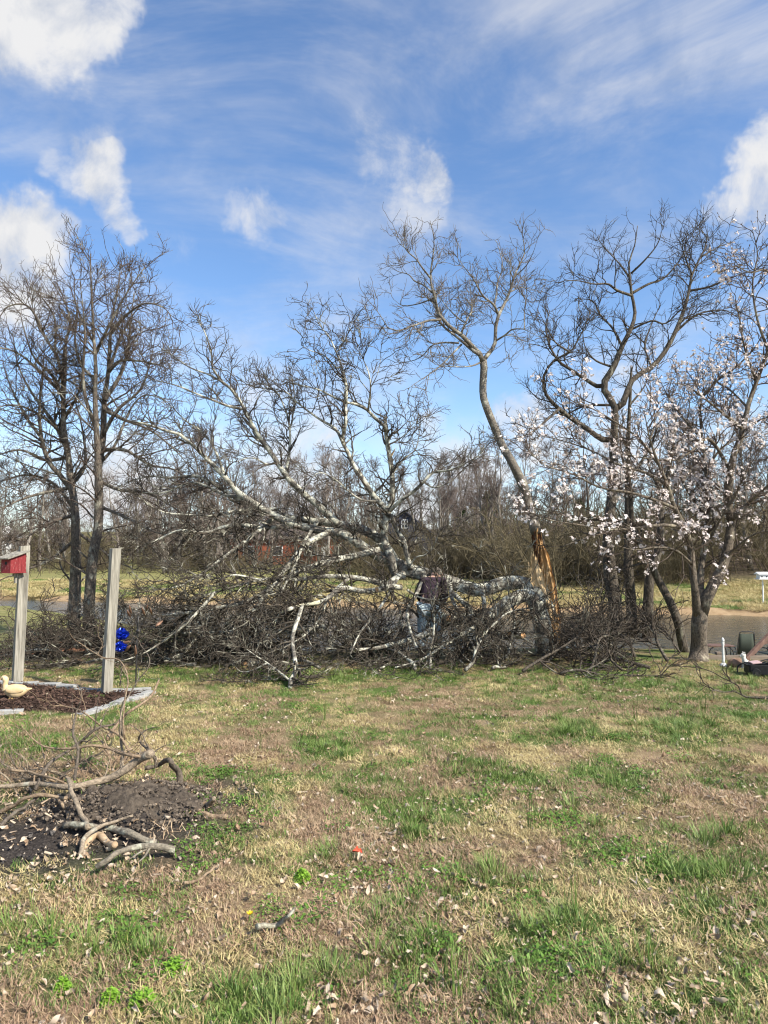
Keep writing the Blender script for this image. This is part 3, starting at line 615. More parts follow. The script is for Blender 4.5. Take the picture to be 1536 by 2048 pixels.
# ---- the fallen tree
def build_fallen():
    base = U(1080, 1300, 11.9); base[2] = gz(base[0], base[1])
    t = empty('fallen_tree', base, 'huge pale lichened tree fallen to the left with its crown crushed across the lawn', 'fallen tree')
    T1 = trace([(1104, 1235), (1096, 1212), (1078, 1187), (1048, 1167), (1010, 1166), (965, 1180), (930, 1174), (890, 1161), (850, 1149), (815, 1140), (780, 1122)], 11.95, 12.0, 13, 14, 26, wob=.04)
    T2 = trace([(1092, 1312), (1087, 1265), (1079, 1228), (1070, 1203), (1056, 1190), (1036, 1194), (1012, 1207), (988, 1226), (952, 1240), (915, 1236), (880, 1250), (850, 1270)], 11.85, 11.3, 19, 8, 26, wob=.04)
    limb_obj('trunk', *T1, M['bark_pale'], t, 14); limb_obj('trunk', *T2, M['bark_pale'], t, 14)
    S = [  # pts, Y0, Y1, r0, r1
        ([(785, 1124), (772, 1118), (738, 1102), (712, 1083), (686, 1067), (634, 1060), (593, 1050), (546, 1031), (515, 1010), (488, 995), (468, 976), (452, 956), (417, 921), (386, 890), (362, 870), (323, 858), (300, 850), (262, 842)], 12, 11.2, 11, 1.6),
        ([(790, 1120), (759, 1078), (725, 1059), (686, 1051), (634, 1041), (593, 1038), (556, 1030), (520, 1022), (480, 1000), (440, 975), (394, 952), (339, 956), (300, 952), (250, 965)], 12.05, 12.8, 10, 1.2),
        ([(678, 1050), (642, 1015), (621, 999), (595, 976), (569, 948), (550, 917), (530, 890), (511, 862), (495, 831), (484, 808), (464, 780), (441, 761), (425, 737), (423, 706), (409, 663), (394, 640)], 12, 11.4, 7.5, .7),
        ([(486, 818), (456, 812), (425, 800), (394, 788), (359, 773), (323, 763), (296, 757)], 11.6, 11.0, 3.2, .6),
        ([(444, 764), (417, 749), (378, 734), (339, 706), (318, 693)], 11.5, 11.9, 2.2, .5),
        ([(570, 950), (579, 902), (580, 862), (575, 831), (566, 808), (554, 784), (534, 777), (503, 773), (480, 760)], 12, 12.5, 3.0, .6),
        ([(552, 925), (534, 929), (511, 917), (491, 917), (470, 925)], 11.9, 11.4, 2.4, .6),
        ([(580, 860), (586, 830), (590, 800), (586, 770)], 12.3, 12.0, 1.6, .5),
        ([(530, 890), (505, 872), (482, 850)], 11.8, 12, 2.2, 1.2),
        ([(808, 1150), (789, 1150), (782, 1114), (769, 1082), (769, 1056), (777, 1023), (784, 1004), (785, 978), (784, 945), (779, 912), (776, 890), (773, 870), (770, 833)], 11.9, 11.7, 9, 3.5),
        ([(772, 860), (769, 852), (749, 835), (734, 819), (710, 808), (691, 804), (663, 792), (640, 780), (612, 773), (585, 765)], 11.7, 11.2, 4.0, .7),
        ([(692, 806), (692, 769), (683, 733), (673, 706), (659, 675), (640, 651), (628, 624)], 11.4, 11.8, 3.2, .6),
        ([(683, 733), (672, 735), (650, 712), (618, 700), (602, 690)], 11.5, 11.1, 1.8, .5),
        ([(673, 706), (690, 680), (700, 655), (706, 640)], 11.6, 11.9, 1.6, .5),
        ([(776, 1022), (757, 1003), (741, 983), (722, 952), (706, 929), (694, 901), (685, 882), (688, 860), (691, 847), (692, 806)], 11.75, 11.4, 6.0, 2.8),
        ([(685, 884), (671, 858), (640, 839), (612, 819), (589, 800), (569, 782), (545, 785), (520, 775)], 11.5, 11.9, 3.4, .6),
        ([(736, 822), (741, 776), (737, 745), (726, 718), (715, 695)], 11.5, 11.2, 2.2, .5),
        ([(741, 776), (755, 748), (762, 715)], 11.4, 11.3, 1.2, .4),
        ([(780, 1021), (804, 999), (827, 983), (847, 964), (866, 945), (900, 940), (940, 922), (965, 905)], 11.7, 11.0, 4.5, .7),
        ([(847, 964), (870, 975), (905, 960), (930, 935)], 11.4, 11.7, 2.0, .5),
        ([(784, 950), (805, 920), (830, 900), (838, 870), (842, 845)], 11.7, 12.1, 2.0, .5),
        ([(776, 890), (796, 880), (818, 862), (836, 845)], 11.7, 11.4, 1.8, .5),
        ([(822, 1138), (813, 1108), (808, 1082), (795, 1062), (782, 1030)], 11.9, 11.7, 5.5, 4),
        ([(757, 1003), (725, 1000), (700, 985), (672, 960), (640, 945), (620, 960)], 11.6, 11.0, 2.4, .6),
        ([(760, 1100), (712, 1111), (673, 1119), (634, 1130), (598, 1143), (556, 1166), (517, 1197), (480, 1225), (450, 1250)], 11.8, 10.4, 7, 3.0),
        ([(668, 1060), (629, 1078), (608, 1091), (593, 1111), (569, 1140), (546, 1171), (525, 1197), (505, 1225)], 11.9, 10.3, 6.5, 3.5),
        ([(634, 1044), (619, 1067), (603, 1096), (593, 1124), (577, 1156), (560, 1190)], 11.9, 10.6, 4.0, 2),
        ([(780, 1170), (738, 1160), (686, 1153), (634, 1154), (582, 1160), (530, 1158), (480, 1170), (430, 1185), (380, 1200)], 11.5, 10.3, 6, 1.5),
        ([(800, 1150), (760, 1178), (720, 1182), (686, 1176), (650, 1200), (629, 1208), (598, 1213), (572, 1220)], 11.6, 10.1, 6, 4.2),
        ([(604, 1212), (598, 1231), (586, 1268), (585, 1289), (589, 1315), (591, 1341), (582, 1361), (580, 1379)], 10.2, 8.75, 4.0, 4.6),
        ([(582, 1363), (561, 1346), (533, 1325), (512, 1312), (490, 1296)], 8.9, 9.3, 2.4, 1.0),
        ([(533, 1327), (504, 1341), (481, 1343), (465, 1325)], 9.0, 9.2, 2.0, .6),
        ([(860, 1262), (828, 1278), (789, 1287), (750, 1297), (700, 1300)], 10.9, 10.2, 6.5, 3),
        ([(650, 1255), (560, 1262), (504, 1266), (452, 1268), (400, 1266), (340, 1270)], 10.9, 10.7, 6, 4),
        ([(556, 1018), (504, 1019), (465, 1023), (426, 1031), (390, 1030), (330, 1025), (290, 1005)], 12.2, 11.3, 4, .8),
        ([(593, 1052), (567, 1053), (525, 1055), (486, 1050), (452, 1052), (426, 1062), (400, 1066), (359, 1060), (310, 1082), (270, 1095)], 12, 10.8, 5.5, 1.0),
        ([(488, 995), (450, 990), (420, 975), (380, 965), (330, 985), (285, 985)], 11.6, 12.4, 3.6, .8),
        ([(452, 956), (440, 925), (425, 890), (400, 860), (372, 842), (330, 800), (310, 790)], 11.5, 12.2, 3.0, .6),
        ([(550, 1032), (520, 1060), (480, 1090), (440, 1120), (400, 1150), (350, 1175), (300, 1180)], 11.8, 10.2, 4.5, 1.2),
        ([(520, 1160), (470, 1150), (440, 1158), (410, 1150), (370, 1165)], 10.6, 10.2, 2.5, 1),
        ([(556, 1166), (500, 1200), (440, 1215), (380, 1225), (320, 1230), (250, 1215)], 10.6, 10.0, 5, 1.5),
        ([(815, 1180), (840, 1195), (872, 1200), (905, 1190), (930, 1165)], 10.9, 10.7, 2.4, .8),
        ([(900, 1165), (905, 1200), (925, 1235), (935, 1270), (950, 1300)], 11.6, 10.6, 4.5, 2.5),
        ([(965, 1182), (968, 1215), (958, 1250), (965, 1290)], 11.8, 11.0, 4.5, 2.5),
        ([(850, 1152), (832, 1190), (815, 1220), (820, 1260), (835, 1300)], 11.5, 10.4, 4.5, 2.0),
        ([(905, 1185), (930, 1208), (950, 1232), (975, 1262)], 11.3, 10.8, 4.5, 3.0),
        ([(815, 1140), (832, 1115), (850, 1110), (866, 1095), (880, 1060)], 11.9, 11.3, 2.2, .5),
        ([(800, 1148), (770, 1200), (745, 1235), (720, 1265), (700, 1310)], 11.6, 9.9, 4.0, 1.2),
        ([(700, 1155), (660, 1190), (640, 1235), (610, 1270), (560, 1300)], 11.2, 9.8, 3.5, 1.2),
        ([(990, 1226), (940, 1260), (890, 1290), (840, 1320), (790, 1335)], 11.3, 9.6, 4.5, 1.2),
        ([(430, 1185), (380, 1240), (330, 1280), (280, 1310), (230, 1325)], 10.2, 9.4, 3.5, 1.0),
    ]
    limbs = [trace(p, a, b, r0, r1, seed=3) for p, a, b, r0, r1 in S]
    for i, l in enumerate(limbs): limb_obj('limb', *l, M['bark_pale'], t, 9 if l[1][0] > .03 else 7)
    # peeled tip
    tip = trace([(640, 1205), (598, 1212), (572, 1220), (556, 1232), (548, 1254)], 10.35, 10.0, 4.6, .6, 14)
    limb_obj('peeled_tip', *tip, M['strip_tip'], t, 7, 'pale yellow peeled end of a torn limb')
    brk = trace([(781, 914), (786, 905), (791, 896)], 11.68, 11.6, 3.0, .4, 6); limb_obj('splinter', *brk, M['torn_pale'], t, 5)
    P, R = stackup(limbs); g = np.random.default_rng(6)
    hi = [i for i in range(len(S)) if min(p[1] for p in S[i][0]) < 985]; lo = [i for i in range(len(S)) if i not in hi]
    def grow(ix, d1, l1, d2, d3, up, zmin=None):
        a = spawn(P[ix], R[ix], d1, l1, (28, 68), 8, .24, up, (.12, 1), .6, .0045, .018, .35, rg=g, zmin=zmin)
        b = spawn(*a, d2, 0.36, (28, 65), 5, .28, up*.6, (.12, 1), .7, .0036, .007, .4, rg=g, zmin=zmin)
        c = spawn(*b, d3, 0.18, (25, 62), 4, .24, up*.5, (.12, 1), .8, .0023, .0038, .35, rg=g, zmin=zmin)
        return [a, b, c]
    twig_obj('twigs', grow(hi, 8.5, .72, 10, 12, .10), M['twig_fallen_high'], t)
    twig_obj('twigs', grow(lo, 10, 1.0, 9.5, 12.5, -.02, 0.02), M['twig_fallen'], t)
build_fallen()

# ---- brush lying at the front and the cut heap on the right
def build_brush():
    def spot(px, py, L, ang, tilt, kind, label, group, seed, dens=1.0):
        g = np.random.default_rng(seed); b = G(px, py); b[2] = gz(b[0], b[1]) + .03
        o = empty('fallen_branch', b, label, 'branch', group)
        d = np.array([math.cos(ang)*math.cos(tilt), math.sin(ang)*math.cos(tilt), math.sin(tilt)])
        pts = [b + np.array([0, 0, .03])]
        for k in range(9):
            d = nz(d + .22*g.normal(size=3) + np.array([0, 0, -.03])); pts.append(pts[-1] + d*L/9)
        pts = np.array(pts); pts[:, 2] = np.maximum(pts[:, 2], ground_z(pts[:, 0], pts[:, 1]) + .03)
        Q = resample(pts, 20); R = np.linspace(.021, .006, 20)*(0.8+.5*g.random())
        mats = {'dark': ('bark_dark', 'twig_dark'), 'pale': ('bark_pale', 'twig_fallen')}[kind]
        limb_obj('limb', Q, R, M[mats[0]], o, 7)
        up = .12 if tilt > .3 else .03
        a = spawn(Q[None], R[None], 11*dens, .85, (28, 70), 8, .26, up, (.08, 1), .7, .005, .014, .3, rg=g, zmin=.015)
        b2 = spawn(*a, 10*dens, .36, (28, 65), 5, .30, up*.5, (.1, 1), .7, .0038, .007, .4, rg=g, zmin=.015)
        c = spawn(*b2, 10*dens, .17, (25, 65), 4, .26, 0, (.1, 1), .8, .0024, .0038, .35, rg=g, zmin=.015)
        twig_obj('twigs', [a, b2, c], M[mats[1]], o)
    sd = 100
    R_ = np.random.default_rng(77)
    for px, py in [(1045, 1352), (1090, 1335), (1120, 1356), (1150, 1325), (1180, 1352), (1205, 1330), (1245, 1350), (1270, 1322), (1300, 1345), (1335, 1330), (1360, 1312), (1130, 1300), (1220, 1300), (1320, 1300)]:
        sd += 1; left = px > 1200
        spot(px, py, R_.uniform(1.2, 2.0), math.radians(R_.uniform(100, 175) if left else R_.uniform(5, 80)), R_.uniform(.08, .38) if px < 1150 else R_.uniform(.15, .75), 'dark',
             'dark cut branch in the heap before the rough trunks', 'cut branches heaped on the right', sd, 1.0)
    for px, py in [(985, 1345), (930, 1350), (880, 1335), (830, 1348), (760, 1345), (700, 1335), (1010, 1325), (950, 1320), (790, 1325), (730, 1315), (670, 1320), (900, 1322), (860, 1345), (810, 1310)]:
        sd += 1
        spot(px, py, R_.uniform(1.1, 1.9), math.radians(R_.uniform(20, 160)), R_.uniform(.05, .35) if 800 < px < 930 else R_.uniform(.1, .6), 'pale' if sd % 3 else 'dark',
             'tangled broken branch on the grass in front of the person', 'broken branches in front of the person', sd, 1.0)
    for px, py in [(640, 1345), (560, 1335), (500, 1340), (440, 1330), (390, 1338), (340, 1330), (480, 1310), (600, 1310), (400, 1300), (530, 1300), (570, 1322), (450, 1342), (360, 1312), (310, 1300), (640, 1300)]:
        sd += 1
        spot(px, py, R_.uniform(1.2, 2.0), math.radians(R_.uniform(60, 200)), R_.uniform(.08, .45), 'pale' if sd % 4 else 'dark',
             'broken branch between the right post and the forked stick', 'broken branches right of the posts', sd, 1.0)
    spot(1556, 1402, .5, math.radians(165), .3, 'dark', 'small dark twig on the grass at the right edge', None, 999, .7)
    for px, py in [(300, 1315), (250, 1310), (160, 1300), (120, 1310), (60, 1310), (10, 1318), (200, 1290), (90, 1285), (30, 1290), (140, 1322), (270, 1290), (230, 1325)]:
        sd += 1
        spot(px, py, R_.uniform(1.3, 2.2), math.radians(R_.uniform(150, 215) if px > 120 else R_.uniform(-20, 60)), R_.uniform(.02, .28), 'pale' if sd % 2 else 'dark',
             'low lichened branch lying behind the two wooden posts', 'broken branches behind the posts', sd, 1.0)
build_brush()

# ---- trees that still stand
def build_pears():
    for name_i, (bpx, bY, label, trunks) in enumerate([
        (147, 13.6, 'twin-stemmed bare pear tree, the taller one, behind the right wooden post', [
            ([(176, 1262), (180, 1180), (186, 1110), (197, 1050), (197, 940), (194, 876), (190, 797), (192, 717), (187, 670), (186, 622), (184, 575), (182, 527), (181, 463)], 12, .8, -.2),
            ([(197, 940), (206, 876), (209, 797), (216, 749), (219, 686), (222, 638), (228, 590), (236, 543), (241, 490)], 7, .8, .6),
            ([(190, 700), (215, 640), (232, 600), (262, 540), (290, 495)], 3.5, .7, -.6),
            ([(217, 740), (240, 715), (275, 715), (310, 722), (340, 735)], 3.5, .7, -.7),
            ([(222, 650), (250, 610), (290, 580), (330, 592), (345, 620)], 3.5, .7, -.3),
            ([(209, 820), (250, 840), (300, 860), (350, 900), (380, 935)], 4.0, .7, -.9),
            ([(205, 900), (250, 900), (300, 930), (350, 940), (400, 980)], 4.0, .7, -1.2),
            ([(195, 960), (240, 980), (290, 985), (340, 1010), (380, 1040)], 4.5, .8, -1.4),
            ([(192, 1010), (240, 1030), (300, 1060), (350, 1075)], 4.0, .8, -1.0),
            ([(190, 760), (160, 720), (150, 660), (155, 600), (140, 540)], 3.5, .7, .6),
            ([(187, 670), (165, 620), (150, 570), (150, 520)], 3, .6, -.5),
            ([(194, 860), (172, 800), (166, 740), (170, 660), (166, 590), (160, 530)], 4.5, .7, -.7), ([(209, 800), (240, 750), (255, 690), (262, 620), (268, 560)], 4.5, .7, .7), ([(206, 870), (235, 820), (280, 780), (300, 720), (310, 660)], 4.5, .7, -.2), ([(216, 745), (232, 690), (250, 640), (270, 600), (300, 560)], 3.5, .7, .3), ([(197, 930), (230, 890), (260, 820), (290, 790), (330, 800)], 4.2, .7, .8)]),
        (130, 14.2, 'leaning bare pear tree with several stems at the left edge behind the birdhouse', [
            ([(147, 1262), (150, 1180), (152, 1100), (150, 1020), (143, 971), (136, 908), (127, 860), (127, 797), (125, 749), (108, 686), (95, 670), (79, 641), (68, 603), (60, 560)], 12, .8, 0),
            ([(127, 800), (130, 717), (132, 670), (140, 622), (128, 570), (112, 530)], 5, .7, .6),
            ([(146, 985), (120, 950), (98, 924), (83, 876), (79, 813), (86, 749), (88, 690)], 6, .8, -.6),
            ([(95, 670), (60, 590), (20, 585), (0, 610), (-20, 640)], 3, .6, -.4),
            ([(110, 690), (110, 620), (90, 575), (60, 540)], 3, .6, .4),
            ([(127, 790), (80, 740), (40, 700), (0, 685), (-40, 700)], 4, .7, -.8),
            ([(130, 870), (80, 830), (30, 810), (-30, 820)], 4, .7, -.9),
            ([(137, 915), (90, 920), (40, 900), (-20, 915)], 4, .7, -.3),
            ([(143, 975), (90, 985), (40, 1000), (-20, 1030)], 4, .8, -1.1),
            ([(150, 1030), (100, 1045), (50, 1075), (0, 1090)], 4, .8, -1.0),
            ([(150, 1080), (100, 1120), (50, 1140), (0, 1160)], 4, .8, -.6),
            ([(150, 1060), (190, 1090), (230, 1120), (270, 1140)], 3.5, .8, -.9),
            ([(127, 840), (155, 790), (165, 740), (160, 690)], 3.5, .7, -.5),
            ([(136, 905), (110, 850), (60, 780), (35, 720), (25, 650)], 4.5, .7, .5), ([(127, 800), (105, 750), (70, 710), (50, 650), (40, 600)], 4, .7, -.6), ([(83, 876), (50, 830), (20, 770), (5, 720)], 3.5, .7, .2), ([(143, 971), (170, 930), (165, 860), (150, 800)], 4, .7, .7), ([(150, 1020), (110, 970), (60, 950), (10, 960), (-30, 980)], 4, .7, .6)])]):
        base = U(trunks[0][0][0][0], 1262, bY); base[2] = gz(base[0], base[1])
        t = empty('pear_tree', base, label, 'tree')
        limbs = [trace(squash(p, .15, 760), bY if i == 0 else bY+.1, bY+dy, r0, r1, seed=9) for i, (p, r0, r1, dy) in enumerate(trunks)]
        Q, rr = limbs[0]; Q[0, 2] = base[2]-.05
        limb_obj('trunk', Q, rr, M['bark_pear'], t, 12)
        for l in limbs[1:]: limb_obj('limb', *l, M['bark_pear'], t, 8)
        P, R = stackup(limbs); g = np.random.default_rng(20+name_i)
        up_ix = list(range(len(limbs)))
        m = spawn(P[up_ix], R[up_ix], 3.9, 1.25, (38, 78), 10, .12, .0, (.12, 1), .5, .005, .022, .45, rg=g)
        P1 = np.concatenate([np.stack([resample(p, 20, smooth=False) for p in m[0]]), P[1:]]); R1 = np.concatenate([np.stack([np.interp(np.linspace(0, 1, 20), np.linspace(0, 1, 10), r) for r in m[1]]), R[1:]])
        a = spawn(P1, R1, 6.5, .48, (30, 75), 6, .20, .10, (.1, 1), .6, .0038, .009, .4, rg=g)
        b = spawn(*a, 9, .24, (28, 70), 5, .24, .10, (.12, 1), .7, .003, .0055, .4, rg=g)
        c = spawn(*b, 6.5, .13, (25, 70), 3, .25, .08, (.12, 1), .8, .0025, .0036, .35, rg=g)
        # straight water shoots at the top
        s = spawn(P[:4], R[:4], 6, .42, (10, 28), 4, .04, .5, (.55, 1), .4, .004, .006, .1, rg=g)
        twig_obj('twigs', [m, a, b, c, s], M['twig_pear'], t, (6, 4, 3, 3, 3))
build_pears()

def build_right_trees():
    # rough four-trunk clump: the bare one that rises highest, and its neighbours
    Y = 13.0
    base = U(1233, 1262, Y); base[2] = gz(base[0], base[1])
    t = empty('bare_tree', base, 'tall dark bare tree with crooked forking limbs rising behind the white blossom', 'tree')
    S = [([(1236, 1275), (1233, 1236), (1228, 1193), (1222, 1159), (1216, 1094), (1219, 1040), (1223, 1000), (1227, 940), (1227, 888), (1230, 819), (1216, 791), (1206, 770), (1227, 735), (1244, 690), (1262, 651), (1270, 616), (1263, 574), (1260, 540), (1258, 505), (1269, 470), (1275, 425)], 0, -.2, 14, .7, 0),
         ([(1222, 880), (1202, 878), (1174, 857), (1147, 840), (1115, 815), (1091, 787), (1087, 756), (1094, 738), (1112, 717), (1140, 703), (1154, 679), (1171, 644), (1181, 609)], 0, -1.0, 6, .7, 1),
         ([(1206, 772), (1195, 773), (1167, 756), (1140, 738), (1119, 724), (1100, 690), (1092, 650), (1100, 610)], 0, .6, 4.5, .6, 1),
         ([(1118, 818), (1098, 836), (1070, 860), (1042, 874), (1012, 880)], -.6, -1.3, 3, .6, 1),
         ([(1228, 820), (1244, 812), (1265, 759), (1303, 735), (1331, 700), (1349, 662), (1366, 616), (1377, 574), (1384, 532), (1401, 494), (1415, 455), (1400, 430)], 0, .6, 7, .7, 1),
         ([(1379, 568), (1419, 559), (1453, 543), (1488, 529), (1520, 515)], .4, -.3, 3, .6, 1),
         ([(1352, 658), (1384, 627), (1412, 614), (1450, 611), (1480, 630)], .3, .9, 3, .6, 1),
         ([(1263, 574), (1297, 553), (1328, 540), (1359, 501), (1375, 470)], -.1, .7, 3, .6, 1),
         ([(1262, 578), (1234, 567), (1216, 553), (1188, 553), (1157, 546), (1130, 545)], -.1, -.8, 3, .6, 1),
         ([(1258, 655), (1303, 634), (1331, 640), (1363, 606), (1385, 580)], 0, -.6, 2.6, .6, 1),
         ([(1244, 690), (1225, 650), (1200, 620), (1185, 590), (1150, 585)], 0, .7, 2.8, .6, 1),
         ([(1260, 540), (1240, 510), (1215, 480), (1200, 460)], -.1, .4, 2.2, .5, 1),
         ([(1262, 530), (1290, 500), (1315, 465), (1325, 430)], -.1, -.5, 2.2, .5, 1),
         ([(1384, 532), (1372, 500), (1365, 470), (1372, 440)], .4, .1, 2, .5, 1),
         ([(1401, 494), (1440, 470), (1470, 460)], .5, .9, 2, .5, 1),
         ([(1140, 703), (1110, 680), (1090, 640), (1075, 610)], -.8, -1.2, 2.2, .5, 1),
         ([(1220, 810), (1170, 812), (1130, 830), (1100, 835)], 0, .8, 3, .6, 1),
         ([(1227, 735), (1190, 720), (1170, 690), (1165, 650)], 0, -.8, 2.6, .6, 1),
         ([(1303, 735), (1290, 690), (1300, 650), (1320, 600)], .2, .6, 2.4, .6, 1)]
    S = [(squash(q[0], .09), *q[1:]) for q in S]
    limbs = [trace(p, Y+a, Y+b, r0, r1, 20, seed=4) for p, a, b, r0, r1, k in S]
    limb_obj('trunk', *trace(S[0][0], Y, Y-.2, 14, .7, 44, seed=4, wob=.05), M['bark_dark'], t, 14)
    for l in limbs[1:]: limb_obj('limb', *l, M['bark_dark'], t, 8)
    P, R = stackup(limbs); g = np.random.default_rng(31)
    a = spawn(P[1:], R[1:], 7.5, .80, (28, 62), 8, .20, .08, (.18, 1), .55, .0042, .013, .6, rg=g)
    a0 = spawn(P[:1], R[:1], 5.5, .85, (35, 65), 8, .20, .08, (.62, 1), .4, .0045, .014, .6, rg=g)
    a = (np.concatenate([a[0], a0[0]]), np.concatenate([a[1], a0[1]]))
    b = spawn(*a, 10.5, .36, (28, 60), 5, .20, .08, (.12, 1), .7, .0032, .006, .4, rg=g)
    c = spawn(*b, 12, .19, (22, 58), 4, .20, .06, (.12, 1), .8, .0023, .0036, .35, rg=g)
    twig_obj('twigs', [a, b, c], M['twig_dark'], t)
    specs = [('dark furrowed trunk, second from the splintered tree, rising into white blossom', 13.3, [
                ([(1264, 1275), (1262, 1199), (1257, 1136), (1256, 1060), (1256, 1000), (1256, 888), (1260, 801), (1263, 731)], 11.5, 2, 0),
                ([(1256, 960), (1285, 920), (1310, 870), (1325, 820)], 4, .8, .5), ([(1257, 900), (1230, 850), (1205, 830)], 3, .7, -.5), ([(1260, 810), (1290, 770), (1300, 730)], 2.5, .6, .3)]),
             ('dark furrowed trunk, third of the clump behind the brush heap', 13.1, [
                ([(1296, 1275), (1296, 1220), (1299, 1159), (1310, 1122), (1320, 1085), (1322, 1030), (1330, 980), (1345, 900), (1352, 830)], 11.5, 2, 0),
                ([(1322, 1020), (1345, 980), (1375, 950), (1395, 900)], 4, .8, .6), ([(1326, 990), (1300, 940), (1290, 890)], 3, .7, .5), ([(1345, 900), (1370, 860), (1380, 800)], 2.5, .6, -.3)]),
             ('dark trunk leaning left over the brush heap beside the magnolia', 12.0, [
                ([(1372, 1312), (1364, 1282), (1355, 1241), (1338, 1199), (1316, 1159), (1299, 1122), (1280, 1085), (1268, 1060), (1262, 1020), (1258, 960), (1240, 900)], 9.5, 2.5, -.3),
                ([(1282, 1090), (1245, 1062), (1210, 1062), (1165, 1078), (1120, 1095)], 4.5, .8, -.8), ([(1268, 1060), (1230, 1040), (1180, 1040), (1130, 1030), (1060, 1015)], 3.5, .7, -.6), ([(1300, 1124), (1272, 1130), (1240, 1140)], 3, .8, -.2)])]
    for i, (lab, Yt, TR) in enumerate(specs):
        b0 = U(TR[0][0][0][0], TR[0][0][0][1], Yt); b0[2] = gz(b0[0], b0[1])
        tt = empty('bare_tree', b0, lab, 'tree')
        ls = [trace(p, Yt, Yt+dy, r0, r1, seed=12) for p, r0, r1, dy in TR]
        limb_obj('trunk', *ls[0], M['bark_dark'], tt, 12)
        for l in ls[1:]: limb_obj('limb', *l, M['bark_dark'], tt, 7)
        P, R = stackup(ls); g = np.random.default_rng(50+i)
        a = spawn(P[1:], R[1:], 5, .8, (30, 65), 7, .22, .06, (.2, 1), .5, .0045, .012, .4, rg=g)
        a1 = spawn(P[:1], R[:1], 2.5, .9, (40, 70), 7, .22, .10, (.5, 1), .35, .0045, .012, .4, rg=g)
        a = (np.concatenate([a[0], a1[0]]), np.concatenate([a[1], a1[1]]))
        b = spawn(*a, 8, .34, (28, 62), 5, .24, .04, (.15, 1), .7, .0036, .006, .4, rg=g)
        c = spawn(*b, 9, .17, (25, 65), 4, .24, .04, (.15, 1), .8, .003, .0042, .35, rg=g)
        twig_obj('twigs', [a, b, c], M['twig_dark'], tt)
build_right_trees()

def blossom_mesh(seed, k):
    g = np.random.default_rng(seed); V, F = [], []
    for j in range(k):
        a = 2*math.pi*j/k*1.0 + g.normal()*.25; tilt = g.uniform(.1, 1.1); L = .045*g.uniform(.75, 1.2); w = .012*g.uniform(.8, 1.3)
        rad = np.array([math.cos(a), math.sin(a), 0]); side = np.array([-math.sin(a), math.cos(a), 0]); o = len(V)
        for (s, ww, dz) in ((0.06, .5, 0), (.5, 1.15, 0), (1.0, .55, -.25*g.random())):
            tt = tilt - .5*s*g.random(); c = L*s*(math.cos(tt)*rad + math.sin(tt)*np.array([0, 0, 1])) + np.array([0, 0, dz*L])
            V += [c - side*w*ww, c + side*w*ww]
        F += [(o, o+1, o+3, o+2), (o+2, o+3, o+5, o+4)]
    return np.array(V), np.array(F)
def rot_to(d, spin, g):
    d = d/np.linalg.norm(d); u = np.cross(d, [0.3, 0.2, 1.0]); u /= np.linalg.norm(u)+1e-9; v = np.cross(d, u)
    c, s = math.cos(spin), math.sin(spin)
    return np.stack([c*u+s*v, -s*u+c*v, d], 1)
